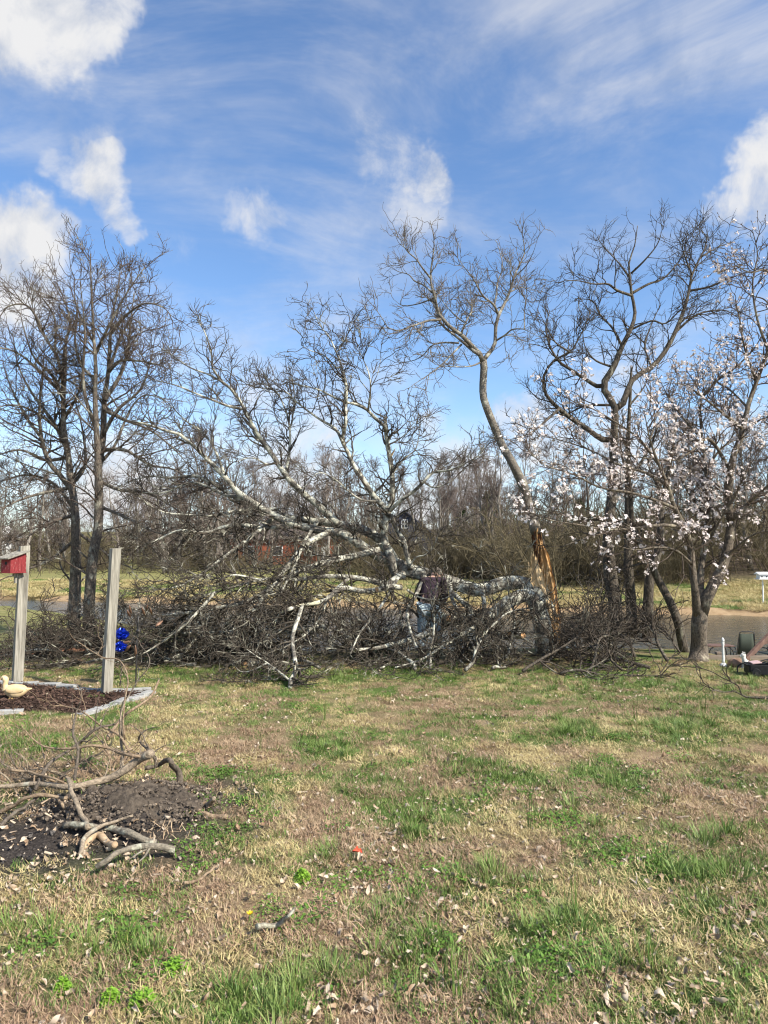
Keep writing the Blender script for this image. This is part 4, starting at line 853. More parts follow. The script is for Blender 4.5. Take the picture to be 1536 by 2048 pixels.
def build_magnolia():
    Y = 11.0
    base = U(1398, 1326, Y); base[2] = gz(base[0], base[1])
    t = empty('magnolia_tree', base, 'magnolia in white and pink blossom with thick forked trunk by the pond', 'tree')
    S = [([(1397, 1334), (1398, 1300), (1398, 1255), (1401, 1213), (1404, 1180)], 0, 0, 18, 11),
         ([(1395, 1235), (1390, 1176), (1384, 1128), (1381, 1094), (1370, 1057), (1350, 1017), (1335, 970), (1318, 930), (1300, 880), (1290, 830)], 0, -.9, 9.5, .9),
         ([(1400, 1225), (1402, 1142), (1409, 1099), (1415, 1043), (1416, 1000), (1412, 940), (1405, 880), (1400, 820), (1410, 760)], 0, .8, 7.5, .9),
         ([(1402, 1232), (1418, 1185), (1438, 1150), (1452, 1114), (1460, 1071), (1463, 1035), (1456, 1000), (1464, 923), (1485, 864), (1495, 815), (1513, 763), (1536, 700), (1550, 620)], 0, .2, 12.5, 1.6),
         ([(1463, 1040), (1475, 1028), (1492, 1011), (1520, 985), (1560, 950)], 0, -.5, 6, 1.5),
         ([(1460, 940), (1419, 878), (1384, 902), (1349, 920), (1290, 916), (1240, 905)], .1, -.9, 4, .8),
         ([(1488, 860), (1450, 830), (1405, 794), (1370, 770), (1330, 765)], .1, -.8, 3.5, .7),
         ([(1400, 800), (1436, 759), (1467, 738), (1506, 700), (1530, 660)], .6, .1, 3, .7),
         ([(1513, 763), (1490, 700), (1480, 640), (1470, 600)], .2, -.4, 3, .6),
         ([(1536, 700), (1515, 640), (1505, 570), (1515, 510), (1505, 460)], .2, -.1, 3, .6),
         ([(1350, 1017), (1310, 1000), (1260, 985), (1200, 975), (1150, 950), (1090, 930), (1055, 900)], -.6, -1.5, 3.6, .7),
         ([(1370, 1057), (1330, 1050), (1280, 1055), (1220, 1060), (1160, 1050), (1100, 1040), (1050, 1020)], -.5, -1.6, 3.6, .7),
         ([(1384, 1128), (1350, 1100), (1310, 1095), (1270, 1100), (1230, 1090)], -.3, -1.4, 3, .7),
         ([(1335, 970), (1290, 945), (1240, 930), (1180, 900), (1120, 880), (1070, 870)], -.6, -.2, 3.2, .7),
         ([(1318, 930), (1280, 880), (1240, 850), (1190, 820), (1140, 800)], -.6, -1.2, 3, .6),
         ([(1409, 1099), (1440, 1040), (1470, 990), (1500, 930), (1530, 890)], .3, -.8, 3, .7),
         ([(1412, 940), (1440, 900), (1470, 880), (1510, 870)], .7, .9, 3, .7),
         ([(1405, 880), (1370, 840), (1340, 800), (1320, 760)], .7, .6, 2.6, .6),
         ([(1415, 1043), (1380, 990), (1360, 950), (1350, 890)], .4, -.2, 3, .7),
         ([(1300, 880), (1310, 840), (1300, 790), (1280, 750)], -.8, -.5, 2, .6),
         ([(1452, 1114), (1490, 1080), (1520, 1065), (1560, 1060)], 0, -.7, 3, .8),
         ([(1495, 815), (1460, 780), (1430, 760), (1420, 720)], .1, .9, 2.5, .6),
         ([(1485, 864), (1520, 840), (1560, 830)], .1, -.6, 3, .8),
         ([(1416, 1000), (1390, 960), (1385, 900), (1375, 850)], .5, 1.1, 2.6, .6),
         ([(1560, 640), (1530, 600), (1500, 590), (1470, 560)], .2, .8, 2.2, .6), ([(1550, 560), (1530, 540), (1500, 545), (1470, 530)], .2, -.3, 2.2, .6)]
    limbs = [trace(p, Y+a, Y+b, r0, r1, seed=14) for p, a, b, r0, r1 in S]
    Q, rr = limbs[0]; rr = rr*np.interp(np.linspace(0, 1, 20), [0, .12, .3, 1], [1.5, 1.12, 1, 1])
    limb_obj('trunk', Q, rr, M['bark_mag'], t, 14)
    for l in limbs[1:]: limb_obj('limb', *l, M['bark_mag'], t, 9)
    P, R = stackup(limbs[1:]); g = np.random.default_rng(33)
    a = spawn(P, R, 9.0, .66, (30, 68), 7, .22, .10, (.15, 1), .55, .0042, .012, .35, rg=g)
    b = spawn(*a, 9.0, .28, (30, 65), 5, .24, .12, (.12, 1), .7, .0034, .006, .4, rg=g)
    c = spawn(*b, 6, .11, (25, 60), 3, .2, .12, (.2, 1), .8, .0032, .004, .3, rg=g)
    twig_obj('twigs', [a, b, c], M['twig_mag'], t)
    ends = np.concatenate([b[0][:, -1], c[0][:, -1]]); dirs = np.concatenate([b[0][:, -1]-b[0][:, -2], c[0][:, -1]-c[0][:, -2]])
    # clumpy: more open flowers on the inner and lower crown
    px = np.array([pix(*e) for e in ends])
    dens = 0.24 + 0.42*sstep(.42, .62, fbm(px[:, 0], px[:, 1], 1/60., 5, 3))
    dens *= np.clip(1.15 - sstep(1.0, .0, (px[:, 1]-430)/380.)*.75, .15, 1)*np.where(px[:, 1] > 1085, .45, 1.0)
    pick = g.random(len(ends)) < dens*1.15
    rep = np.repeat(np.nonzero(pick)[0], 2); ends_f = ends[rep] + g.normal(size=(len(rep), 3))*.028; dirs_f = dirs[rep] + .03*g.normal(size=(len(rep), 3)); pxf = px[rep]
    meshes = [blossom_mesh(60+i, k) for i, k in enumerate((7, 8, 9, 6, 8))]
    dist = np.linalg.norm(ends_f - np.array([0, 0, EYE]), axis=1)
    inview = (pxf[:, 0] < 1536) & (pxf[:, 0] > 1000)
    order = np.argsort(dist + 100*~inview)
    mes = [mesh_np('blossom', v, [f], M['petal'], smooth=True) for v, f in meshes]
    Vs, Fs, off = [], [], 0
    sizes = []
    for rank, i in enumerate(order):
        Rm = rot_to(dirs_f[i] + np.array([.1, -.25, .25])*.12, g.random()*6.28, g); s = g.uniform(.45, .88) if g.random() < .72 else g.uniform(.25, .45)
        if rank < 300:
            o = link('blossom', mes[rank % 5], t)
            m4 = Matrix.Identity(4)
            for r_ in range(3):
                for c_ in range(3): m4[r_][c_] = Rm[r_, c_]*s
                m4[r_][3] = ends_f[i][r_] - base[r_]
            o.matrix_basis = m4
        else:
            v, f = meshes[rank % 5]; Vs.append((v*s) @ Rm.T + ends_f[i] - base); Fs.append(f+off); off += len(v)
    if Vs:
        o = link('blossom_mass', mesh_np('blossom_mass', np.concatenate(Vs), [np.concatenate(Fs)], M['petal']), t); o['kind'] = 'stuff'
    # closed buds on the other tips
    e2, d2 = ends[~pick], nz(dirs[~pick]); s2 = g.random(len(e2)) < .5; e2, d2 = e2[s2], d2[s2]
    PB = np.stack([e2, e2+d2*.010, e2+d2*.022, e2+d2*.034], 1); RB = np.tile(np.array([[.003, .0075, .006, .001]]), (len(e2), 1))
    V, q = tube_geo(PB, RB, 4, cap=False); o = link('buds', mesh_np('buds', V-base, [q], M['bud']), t); o['kind'] = 'stuff'
build_magnolia()

# ------------------------------------------------------------------ beyond the pond
def far_tree_geo(seed, H, spread=.34, first=.22, up=.12, lean=0.0, dens=1.0, multi=1):
    g = np.random.default_rng(seed); stems = []
    for s in range(multi):
        pts = [np.array([g.normal()*.25*(multi > 1), g.normal()*.25*(multi > 1), -.15])]; d = nz(np.array([lean+g.normal()*.10*(1+multi*.5), g.normal()*.10*(1+multi*.5), 1.0]))
        for k in range(12):
            d = nz(d + g.normal(size=3)*.09 + np.array([0, 0, .05])); pts.append(pts[-1] + d*H*(1-.12*s)/12)
        stems.append(resample(np.array(pts), 16))
    P = np.stack(stems); R = np.tile(np.linspace(.018*H, .0022*H, 16), (multi, 1))/(1+.25*(multi-1))
    a = spawn(P, R, 1.9*dens, spread*H, (28, 60), 10, .13, up, (first, 1), .55, .012, 1, .60, rg=g)
    b = spawn(*a, 2.3*dens, .14*H, (28, 60), 6, .18, up*.8, (.15, 1), .6, .008, 1, .4, rg=g)
    c = spawn(*b, 4.4*dens, .068*H, (25, 60), 4, .2, up*.6, (.1, 1), .7, .010, .015, .35, rg=g)
    d = spawn(*c, 7.0*dens, .036*H, (25, 60), 3, .2, up*.4, (.1, 1), .7, .0085, .011, .3, rg=g)
    tv, tq = tube_geo(P, R, 7); av, aq = tube_geo(a[0], a[1], 5, cap=False)
    V1, q1 = join_geo([(tv, tq), (av, aq)])
    V2, q2 = join_geo([tube_geo(x[0], x[1], 3, cap=False) for x in (b, c, d)])
    return (V1, q1), (V2, q2)
def shrub_geo(seed, H, W, n=26):
    g = np.random.default_rng(seed)
    P = np.zeros((n, 7, 3)); P[:, 0, :2] = g.normal(size=(n, 2))*W*.28
    d = nz(np.stack([P[:, 0, 0]*.7/W + g.normal(size=n)*.35, P[:, 0, 1]*.7/W+g.normal(size=n)*.35, np.ones(n)], 1)); st = H*g.uniform(.5, 1.0, n)/6
    for k in range(1, 7):
        d = nz(d + g.normal(size=(n, 3))*.16 + np.array([0, 0, .02])); P[:, k] = P[:, k-1] + d*st[:, None]
    R = np.tile(np.linspace(.018, .006, 7), (n, 1))
    a = spawn(P, R, 3.4, .34*H, (28, 65), 5, .2, .05, (.1, 1), .7, .006, .012, .3, rg=g)
    b = spawn(*a, 4.5, .16*H, (25, 65), 4, .2, .03, (.1, 1), .7, .005, .008, .3, rg=g)
    sv = tube_geo(P, R, 4, cap=False)
    return sv, join_geo([tube_geo(x[0], x[1], 3, cap=False) for x in (a, b)])
def cedar_geo(seed, H):
    g = np.random.default_rng(seed)
    z = np.linspace(0, H, 12); P = np.stack([g.normal(size=12)*.05, g.normal(size=12)*.05, z-.1], 1)
    R = np.linspace(.13, .02, 12)
    a = spawn(P[None], R[None], 9, .30*H, (55, 85), 6, .12, .05, (.06, 1), .3, .006, .03, .85, rg=g)
    K = 9000; i = g.integers(len(a[0]), size=K); tt = g.random(K)**.6*4.99; k = tt.astype(int); w = (tt-k)[:, None]
    c = a[0][i, k]*(1-w) + a[0][i, np.minimum(k+1, 5)]*w + g.normal(size=(K, 3))*.10
    u = nz(g.normal(size=(K, 3)))*.10; v = nz(np.cross(u, g.normal(size=(K, 3))))*.045
    V = np.stack([c-u, c+v, c+u, c-v], 1).reshape(-1, 3); q = np.arange(K*4).reshape(K, 4)
    tv = join_geo([tube_geo(P, R, 7), tube_geo(a[0], a[1], 4, cap=False)])
    return tv, (V, q)

def build_far():
    g = np.random.default_rng(91)
    protos = []
    for i, (H, sp, fi, up, mu, de) in enumerate([(11, .30, .22, .14, 1, 1), (12, .26, .35, .2, 1, 1), (10, .36, .15, .10, 2, .85), (9, .34, .12, .12, 3, .75), (13, .22, .40, .22, 1, 1), (11.5, .33, .2, .05, 1, 1.1)]):
        (tv, tq), (cv, cq) = far_tree_geo(200+i, H, sp, fi, up, 0, de, mu)
        protos.append((H, mesh_np('far_trunk', tv, [tq], M['trunk_far']), mesh_np('far_crown', cv, [cq], M['twig_far'])))
    shr = []
    for i, (H, W) in enumerate([(2.6, 2.6), (3.4, 2.4), (2.0, 3.0), (4.2, 2.6)]):
        (sv, sq), (cv, cq) = shrub_geo(300+i, H, W)
        shr.append((H, mesh_np('shrub_stem', sv, [sq], M['twig_far_olive']), mesh_np('shrub_crown', cv, [cq], M['twig_far_olive'])))
    ced = []
    for i, H in enumerate((7.5, 6.0)):
        (sv, sq), (cv, cq) = cedar_geo(400+i, H)
        ced.append((H, mesh_np('cedar_trunk', sv, [sq], M['trunk_far']), mesh_np('cedar_crown', cv, [cq], M['cedar'], smooth=False)))
    def put(name, proto, px, Y, H, label, cat, group, part2='crown', part1='trunk'):
        if name == 'distant_shrub':
            if 745 < px < 880 and Y > 60: H = min(H, 1.6)
            label = label.replace('leafless brown', ('tall' if H > 3 else 'low') + (' near' if Y < 60 else ' middle-distance' if Y < 85 else ' far') + ' leafless')
        x = (px-CX)*Y/F_PX; z = gz(x, Y)
        o = empty(name, (x, Y, z-.02), label, cat, group, g.random()*6.28); s = H/proto[0]; o.scale = (s*g.uniform(.9, 1.15), s*g.uniform(.9, 1.15), s)
        link(part1, proto[1], o); link(part2, proto[2], o)
    def zone(px, Y):
        if px < 240: return 'behind the two pear trees'
        if px < 470: return 'left of the red brick house'
        if px < 740: return 'around the red brick house'
        if px < 930: return 'near the dark blue house'
        if px < 1120: return 'behind the splintered trunk'
        if px < 1400: return 'behind the white blossom'
        return 'on the slope right of the magnolia'
    def top_h(px, py, Y):
        x = (px-CX)*Y/F_PX; return U(px, py, Y)[2] - gz(x, Y)
    # px, py of the tree top, distance, prototype
    T = [(330, 945, 62, 2), (410, 900, 70, 0), (440, 868, 66, 2), (470, 905, 75, 5), (520, 940, 70, 3), (590, 945, 78, 0), (640, 925, 66, 5), (670, 915, 72, 2), (710, 930, 80, 5), (745, 950, 76, 0),
         (855, 930, 72, 4), (880, 950, 60, 1), (905, 920, 66, 4), (930, 945, 58, 0), (955, 905, 52, 5), (985, 895, 50, 2), (1010, 900, 47, 0), (1035, 915, 52, 1), (1060, 905, 45, 5), (1095, 920, 44, 0), (1120, 930, 50, 4),
         (1150, 900, 44, 2), (1180, 880, 46, 1), (1215, 900, 42, 0), (1245, 880, 48, 5), (1280, 860, 42, 4), (1315, 880, 44, 2), (1350, 860, 40, 0), (1385, 870, 45, 1), (1420, 850, 41, 5), (1450, 840, 38, 4), (1475, 870, 44, 0), (1500, 840, 37, 1), (1525, 830, 40, 2), (1560, 850, 38, 0), (1600, 840, 42, 4),
         (240, 960, 70, 5), (190, 950, 66, 0), (130, 965, 72, 2), (80, 960, 64, 1), (40, 955, 70, 5), (0, 950, 66, 0), (-40, 960, 70, 2), (280, 955, 78, 1), (360, 940, 82, 4), (560, 955, 90, 1), (620, 950, 95, 4), (790, 960, 130, 0), (830, 955, 140, 2), (760, 965, 135, 5), (690, 950, 100, 1), (500, 950, 92, 0), (910, 960, 90, 2), (960, 950, 85, 0), (1050, 960, 70, 3), (1140, 950, 66, 3), (1000, 955, 64, 3), (1330, 920, 60, 3), (1440, 920, 55, 3), (1490, 930, 52, 3)]
    T += [(g.uniform(-40, 1580), g.uniform(935, 985), g.uniform(88, 150), int(g.integers(6))) for _ in range(46)]
    T += [(g.uniform(-40, 560), g.uniform(950, 1020), g.uniform(76, 100), int(g.integers(6))) for _ in range(38)] + [(g.uniform(640, 1120), g.uniform(930, 1000), g.uniform(64, 100), int(g.integers(6))) for _ in range(22)]
    T = [t for t in T if not (752 < t[0] < 872 and 62 < t[2] < 113 and t[1] < 1030 and t[0] not in (855,))]
    for px, py, Y, k in T:
        zn = zone(px, Y)
        kw = ['broad', 'slender', 'twin-stemmed', 'many-stemmed', 'tall narrow', 'loose'][k] + (' bare tree in the front row ' if Y < 84 else ' bare tree in the back row ')
        put('distant_tree', protos[k], px, Y, max(3.5, top_h(px, py, Y)*1.04), kw + zn, 'tree', 'woodland trees ' + zn)
    # brush and saplings along the far bank and in the field
    for i in range(80):
        px = g.uniform(690, 1560); Y = g.uniform(34, 46) if px > 1050 else g.uniform(46, 60)
        zn = zone(px, Y); put('distant_shrub', shr[i % 4], px, Y, g.uniform(2.0, 4.6), 'leafless brown shrub ' + zn, 'shrub', 'far bank brush ' + zn, 'twigs', 'stems')
    for i in range(70):
        px = g.uniform(-60, 720); Y = g.uniform(60, 74)
        zn = zone(px, Y); put('distant_shrub', shr[i % 4], px, Y, g.uniform(1.2, 2.2), 'leafless brown shrub ' + zn, 'shrub', 'far bank brush ' + zn, 'twigs', 'stems')
    for i in range(80):
        px = g.uniform(-60, 1000); Y = g.uniform(90, 125)
        zn = zone(px, Y); put('distant_shrub', shr[i % 4], px, Y, g.uniform(3.0, 6.0), 'leafless brown shrub ' + zn, 'shrub', 'far bank brush ' + zn, 'twigs', 'stems')
    for px, py, Y, k, w in [(975, 985, 60, 0, 'behind the splintered trunk'), (1160, 1000, 50, 1, 'seen between the blossom'), (1000, 1010, 70, 1, 'right of the dark blue house'), (925, 1010, 75, 0, 'beside the dark blue house')]:
        put('cedar_tree', ced[k], px, Y, top_h(px, py, Y), 'dark olive cedar ' + w, 'tree', 'cedars in the far wood')
    # small vase-shaped tree on the grass across the pond
    (tv, tq), (cv, cq) = far_tree_geo(555, 4.6, .5, .22, .18, 0, 1.3, 1)
    x = (478-CX)*40/F_PX; o = empty('small_tree', (x, 40, gz(x, 40)), 'small forked tree with pale trunk alone on the grass across the pond', 'tree')
    link('trunk', mesh_np('trunk', tv*np.array([1, 1, 1]), [tq], M['trunk_far']), o); link('crown', mesh_np('crown', cv, [cq], M['twig_far']), o)
build_far()

# ------------------------------------------------------------------ small mesh helpers for made things
def box_geo(c, s, rot=None):
    v = np.array([[x, y, z] for x in (-.5, .5) for y in (-.5, .5) for z in (-.5, .5)])*np.array(s)
    if rot is not None: v = v @ np.array(rot).T
    f = np.array([[0, 1, 3, 2], [4, 6, 7, 5], [0, 4, 5, 1], [2, 3, 7, 6], [0, 2, 6, 4], [1, 5, 7, 3]])
    return v + np.array(c), f
def rotz(a): c, s = math.cos(a), math.sin(a); return np.array([[c, -s, 0], [s, c, 0], [0, 0, 1.]])
def bev(o, w=0.004, seg=2):
    m = o.modifiers.new('bevel', 'BEVEL'); m.width = w; m.segments = seg; m.limit_method = 'ANGLE'; return o
def part(name, geos, mat, parent, bevel=0.0, smooth=False):
    V, F = join_geo(geos) if isinstance(geos, list) else geos
    o = link(name, mesh_np(name, V, [F], mat, smooth), parent)
    if bevel: bev(o, bevel)
    return o
def beam(a, b, w, h):
    """a square bar from a to b"""
    a = np.array(a, float); b = np.array(b, float); d = nz(b-a); up = np.array([0, 0, 1.]) if abs(d[2]) < .9 else np.array([0, 1., 0])
    s = nz(np.cross(d, up)); u = np.cross(s, d)
    v = np.array([p + s*x*w/2 + u*y*h/2 for p in (a, b) for x in (-1, 1) for y in (-1, 1)])
    f = np.array([[0, 1, 3, 2], [4, 6, 7, 5], [0, 4, 5, 1], [2, 3, 7, 6], [0, 2, 6, 4], [1, 5, 7, 3]])
    return v, f
def rod(pts, r, sides=6, n=None):
    pts = np.array(pts, float); Q = resample(pts, n or max(8, 4*len(pts)))
    return tube_geo(Q, np.full(len(Q), r) if np.isscalar(r) else np.interp(np.linspace(0, 1, len(Q)), np.linspace(0, 1, len(r)), r), sides)
def lathe(prof, sides=20):
    a = np.linspace(0, 2*np.pi, sides, endpoint=False); pr = np.array(prof)
    V = np.stack([np.stack([r*np.cos(a), r*np.sin(a), np.full(sides, z)], 1) for r, z in pr]).reshape(-1, 3)
    k = np.arange(len(pr)*sides).reshape(len(pr), sides)
    return V, np.stack([k[:-1], np.roll(k[:-1], -1, 1), np.roll(k[1:], -1, 1), k[1:]], -1).reshape(-1, 4)
def prism(poly, z0, z1):
    n = len(poly); V = np.array([[x, y, z0] for x, y in poly] + [[x, y, z1] for x, y in poly])
    me_f = [[i, (i+1) % n, n+(i+1) % n, n+i] for i in range(n)]
    return V, np.array(me_f)
def ell(c, r, nu=14, nv=9, rot=None):
    u = np.linspace(0, 2*np.pi, nu, endpoint=False); v = np.linspace(0.001, np.pi-.001, nv)
    V = np.stack([np.stack([np.cos(u)*np.sin(b), np.sin(u)*np.sin(b), np.full(nu, np.cos(b))], 1) for b in v]).reshape(-1, 3)*np.array(r)
    if rot is not None: V = V @ np.array(rot).T
    k = np.arange(nu*nv).reshape(nv, nu)
    return V + np.array(c), np.stack([k[:-1], k[1:], np.roll(k[1:], -1, 1), np.roll(k[:-1], -1, 1)], -1).reshape(-1, 4)

# ------------------------------------------------------------------ houses in the distance
def build_houses():
    Y = 88.0; x = (600-CX)*Y/F_PX; z = gz(x, Y)
    h = empty('brick_house', (x, Y, z), 'low red brick house with brown roof seen through the fallen limbs', 'house')
    W, D, H = 15.5, 8, 2.9
    part('wall', [box_geo((0, 0, H/2-.5), (W, D, H+1))], M['brick'], h)
    rv = np.array([[-W/2-.5, -D/2-.5, H], [W/2+.5, -D/2-.5, H], [W/2+.5, D/2+.5, H], [-W/2-.5, D/2+.5, H], [-W/2-.5, 0, H+1.5], [W/2+.5, 0, H+1.5]])
    rf = part('roof', (rv, np.array([[0, 1, 5, 4], [2, 3, 4, 5]])), M['roof_brown'], h)
    link('gable', mesh_np('gable', rv, [np.array([[0, 4, 3], [1, 2, 5]])], M['brick'], False), rf)
    part('chimney', [box_geo((3, 0, H+1.6), (.8, .6, 1.6))], M['brick'], rf)
    for wx in (-5.6, -2.2, 1.6, 5.2):
        wd = part('window', [box_geo((wx, -D/2-.03, 1.55), (1.3, .10, 1.2))], M['white'], h); part('pane', [box_geo((wx, -D/2-.06, 1.55), (1.08, .10, .98))], M['glass'], wd)
    dr = part('door', [box_geo((3.5, -D/2-.03, 1.0), (1.0, .1, 2.1))], M['white'], h); part('handle', [box_geo((3.85, -D/2-.1, 1.0), (.06, .08, .12))], M['iron'], dr)

    Y = 112.0; x = (806-CX)*Y/F_PX; z = gz(x, Y)
    h = empty('blue_house', (x, Y, z), 'dark slate blue gabled house with a small white window among far trees', 'house')
    W, D, H = 8.6, 10, 3.4
    part('wall', [box_geo((0, 0, H/2-.5), (W, D, H+1))], M['house_blue'], h)
    top = 6.8
    gv = np.array([[-W/2, -D/2, H], [W/2, -D/2, H], [0, -D/2, top], [-W/2, D/2, H], [W/2, D/2, H], [0, D/2, top]])
    link('gable', mesh_np('gable', gv, [np.array([[0, 1, 2], [3, 5, 4]])], M['house_blue'], False), h)
    e = .5
    rv = np.array([[-W/2-e, -D/2-e, H-.3], [0, -D/2-e, top+.08], [0, D/2+e, top+.08], [-W/2-e, D/2+e, H-.3], [W/2+e, -D/2-e, H-.3], [W/2+e, D/2+e, H-.3]])
    ro = part('roof', (rv, np.array([[0, 1, 2, 3], [1, 4, 5, 2]])), M['roof_dark'], h); sm = ro.modifiers.new('s', 'SOLIDIFY'); sm.thickness = .18
    for wx, wz, ww, wh in ((.1, 4.75, .95, 1.35), (2.3, 4.4, .6, .5)):
        wd = part('window', [box_geo((wx, -D/2-.04, wz), (ww, .12, wh))], M['white'], h)
        for sx in (-1, 1):
            for sz in (-1, 1): part('pane', [box_geo((wx+sx*ww*.22, -D/2-.07, wz+sz*wh*.23), (ww*.34, .12, wh*.36))], M['glass'], wd)
    # white house at the far left
    Y = 92.0; x = (-30-CX)*Y/F_PX; z = gz(x, Y)
    h = empty('white_house', (x, Y, z), 'pale house corner at the far left edge behind the birdhouse', 'house')
    part('wall', [box_geo((0, 0, 1.4), (5, 8, 3.8))], M['white'], h)
    rv = np.array([[-3, -4.4, 3.3], [3, -4.4, 3.3], [3, 4.4, 3.3], [-3, 4.4, 3.3], [-3, 0, 4.8], [3, 0, 4.8]])
    rf = part('roof', (rv, np.array([[0, 1, 5, 4], [2, 3, 4, 5]])), M['roof_brown'], h); link('gable', mesh_np('gable', rv, [np.array([[0, 4, 3], [1, 2, 5]])], M['white'], False), rf)
    wd = part('window', [box_geo((1.2, -4.03, 1.7), (1.0, .1, 1.2))], M['white'], h); part('pane', [box_geo((1.2, -4.06, 1.7), (.8, .1, 1.0))], M['glass'], wd)
build_houses()

# ------------------------------------------------------------------ left: posts, birdhouse, duck, bed, spinner
def build_left():
    def post(bx, by, tx, ty, w, lab, slant):
        b = G(bx, by); b[2] = gz(b[0], b[1]); top = U(tx, ty, b[1])
        o = empty('wooden_post', b, lab, 'post')
        n = 14; ax = top-b; R0 = rotz(math.radians(38)); V = []
        g = np.random.default_rng(int(bx))
        for i in range(n):
            c = -np.array([0, 0, .12]) + (ax+np.array([0, 0, .12]))*i/(n-1)
            for k, (sx, sy) in enumerate(((-1, -1), (1, -1), (1, 1), (-1, 1))):
                e = (R0 @ np.array([sx*w/2, sy*w/2, 0]))*(1+.02*g.normal()); zc = slant*e[0]/w if i == n-1 else 0
                V.append(c + e + np.array([0, 0, zc]))
        k = np.arange(n*4).reshape(n, 4); q = np.stack([k[:-1], np.roll(k[:-1], -1, 1), np.roll(k[1:], -1, 1), k[1:]], -1).reshape(-1, 4)
        part('timber', (np.array(V), np.concatenate([q, [[k[-1, 0], k[-1, 1], k[-1, 2], k[-1, 3]]]])), M['post_wood'], o, .006)
        # checks: long drying cracks proud/recessed slivers along the faces
        return o, b, top
    p1, b1, t1 = post(34, 1368, 49, 1092, .115, 'leaning grey wooden post carrying the red birdhouse', .01)
    p2, b2, t2 = post(212, 1388, 231, 1097, .105, 'bare grey wooden post at the corner of the mulch bed', .0)
    # birdhouse: rests on a small bracket on the post's left front
    c = U(27, 1144, b1[1]-.15)
    h = empty('birdhouse', c, 'weathered red birdhouse with grey slanted roof fixed to the leaning post', 'birdhouse', None, math.radians(66))
    # local x: right side wall towards post, -y faces the camera right; front faces -x
    L, W, H1, H2 = .22, .165, .165, .235
    def panel(poly, axis, d, th):
        P = np.array(poly); n = len(P); V = []
        for s in (0, th):
            for u, v in P: V.append([u, d+s, v] if axis == 'y' else [d+s, u, v])
        return np.array(V), np.array([[i, (i+1) % n, n+(i+1) % n, n+i] for i in range(n)] + [[0, 1, 2, 3], [n+3, n+2, n+1, n]])
    for i in range(4):
        x0 = -L/2+.012+i*(L-.024)/4; x1 = x0+(L-.024)/4-.003
        for d in (-W/2, W/2-.012): part('side_board', panel([(x0, 0), (x1, 0), (x1, H1+(H2-H1)*(x1+L/2)/L), (x0, H1+(H2-H1)*(x0+L/2)/L)], 'y', d, .012), M['red_paint'], h)
    fr = part('front', panel([(-W/2, 0), (W/2, 0), (W/2, H1), (-W/2, H1)], 'x', -L/2, .012), M['red_paint'], h)
    hv, hf = lathe([(.0, 0), (.021, 0), (.021, .004), (.0, .004)], 16); part('entrance_hole', (hv @ np.array([[0, 0, -1.], [0, 1, 0], [1, 0, 0]]) + np.array([-L/2-.001, 0, .11]), hf), M['black'], fr)
    part('back', panel([(-W/2, 0), (W/2, 0), (W/2, H2), (-W/2, H2)], 'x', L/2-.012, .012), M['red_paint'], h)
    part('floor', [box_geo((0, 0, -.007), (L+.01, W+.01, .012))], M['red_paint'], h)
    sl = math.atan2(H2-H1, L); ry = np.array([[math.cos(sl), 0, -math.sin(sl)], [0, 1, 0], [math.sin(sl), 0, math.cos(sl)]])
    part('roof', [box_geo((-.02, 0, (H1+H2)/2+.012), (L+.10, W+.07, .016), ry)], M['post_wood'], h, .003)
    part('bracket', [box_geo((.03, 0, -.035), (.05, .05, .045)), box_geo((.03, 0, -.09), (.025, .03, .10))], M['post_wood'], h, .002)
    # mulch bed edging: each block its own piece of the bed
    bed = empty('flower_bed', (*BED.mean(0), gz(*BED.mean(0))), 'dark mulch bed edged with pale concrete blocks around the posts', 'flower bed')
    g = np.random.default_rng(3)
    def edging(pp, n, L_, wid):
        pts = np.array([[*G(*p)[:2], 0] for p in pp]); Q = resample(pts, n, smooth=False)
        for a, b in zip(Q[:-1], Q[1:]):
            c = (a+b)/2; d = b-a; ln = np.linalg.norm(d); ang = math.atan2(d[1], d[0]) + g.normal()*.06
            v, f = box_geo((0, 0, 0), (ln*.94, wid*g.uniform(.85, 1.1), .075), rotz(ang))
            v += np.array([c[0], c[1], gz(c[0], c[1]) + .004 + g.normal()*.009]) - np.array(bed.location); v += g.normal(size=v.shape)*.008
            part('edging_block', (v, f), M['concrete'], bed, .008)
    edging([(-60, 1366), (60, 1371), (110, 1374), (165, 1382), (232, 1386), (304, 1384)], 9, .3, .10)
    edging([(306, 1385), (262, 1399), (215, 1416), (158, 1433)], 6, .3, .13)
    edging([(-60, 1434), (5, 1428), (48, 1425)], 3, .3, .12)
    # mulch: chips of bark as loose stuff
    n = 2600; mn, mx = BED.min(0), BED.max(0); xy = mn + (mx-mn)*g.random((n*2, 2)); xy = xy[in_poly(xy[:, 0], xy[:, 1], BED)][:n]
    K = len(xy); c = np.stack([xy[:, 0], xy[:, 1], ground_z(xy[:, 0], xy[:, 1])+.022+.02*g.random(K)], 1)
    u = nz(g.normal(size=(K, 3))*np.array([1, 1, .4]))*(.010+.016*g.random((K, 1))); v = nz(np.cross(u, g.normal(size=(K, 3))))*(.004+.005*g.random((K, 1)))
    V = np.stack([c-u-v, c+u-v, c+u+v, c-u+v], 1).reshape(-1, 3)-np.array(bed.location)
    o = link('mulch_chips', mesh_np('mulch_chips', V, [np.arange(K*4).reshape(K, 4)], plain_mat('mulch chips', (0.025, 0.015, 0.011), (0.16, 0.10, 0.075), 9, .95, .1, 0), False), bed); o['kind'] = 'stuff'
    # duck
    gb = G(26, 1399); gb[2] = gz(gb[0], gb[1])+.01
    d = empty('duck_figure', gb, 'cream yellow duck ornament facing left on the mulch bed', 'duck figure', None, math.radians(8))
    sc_ = .335/.60
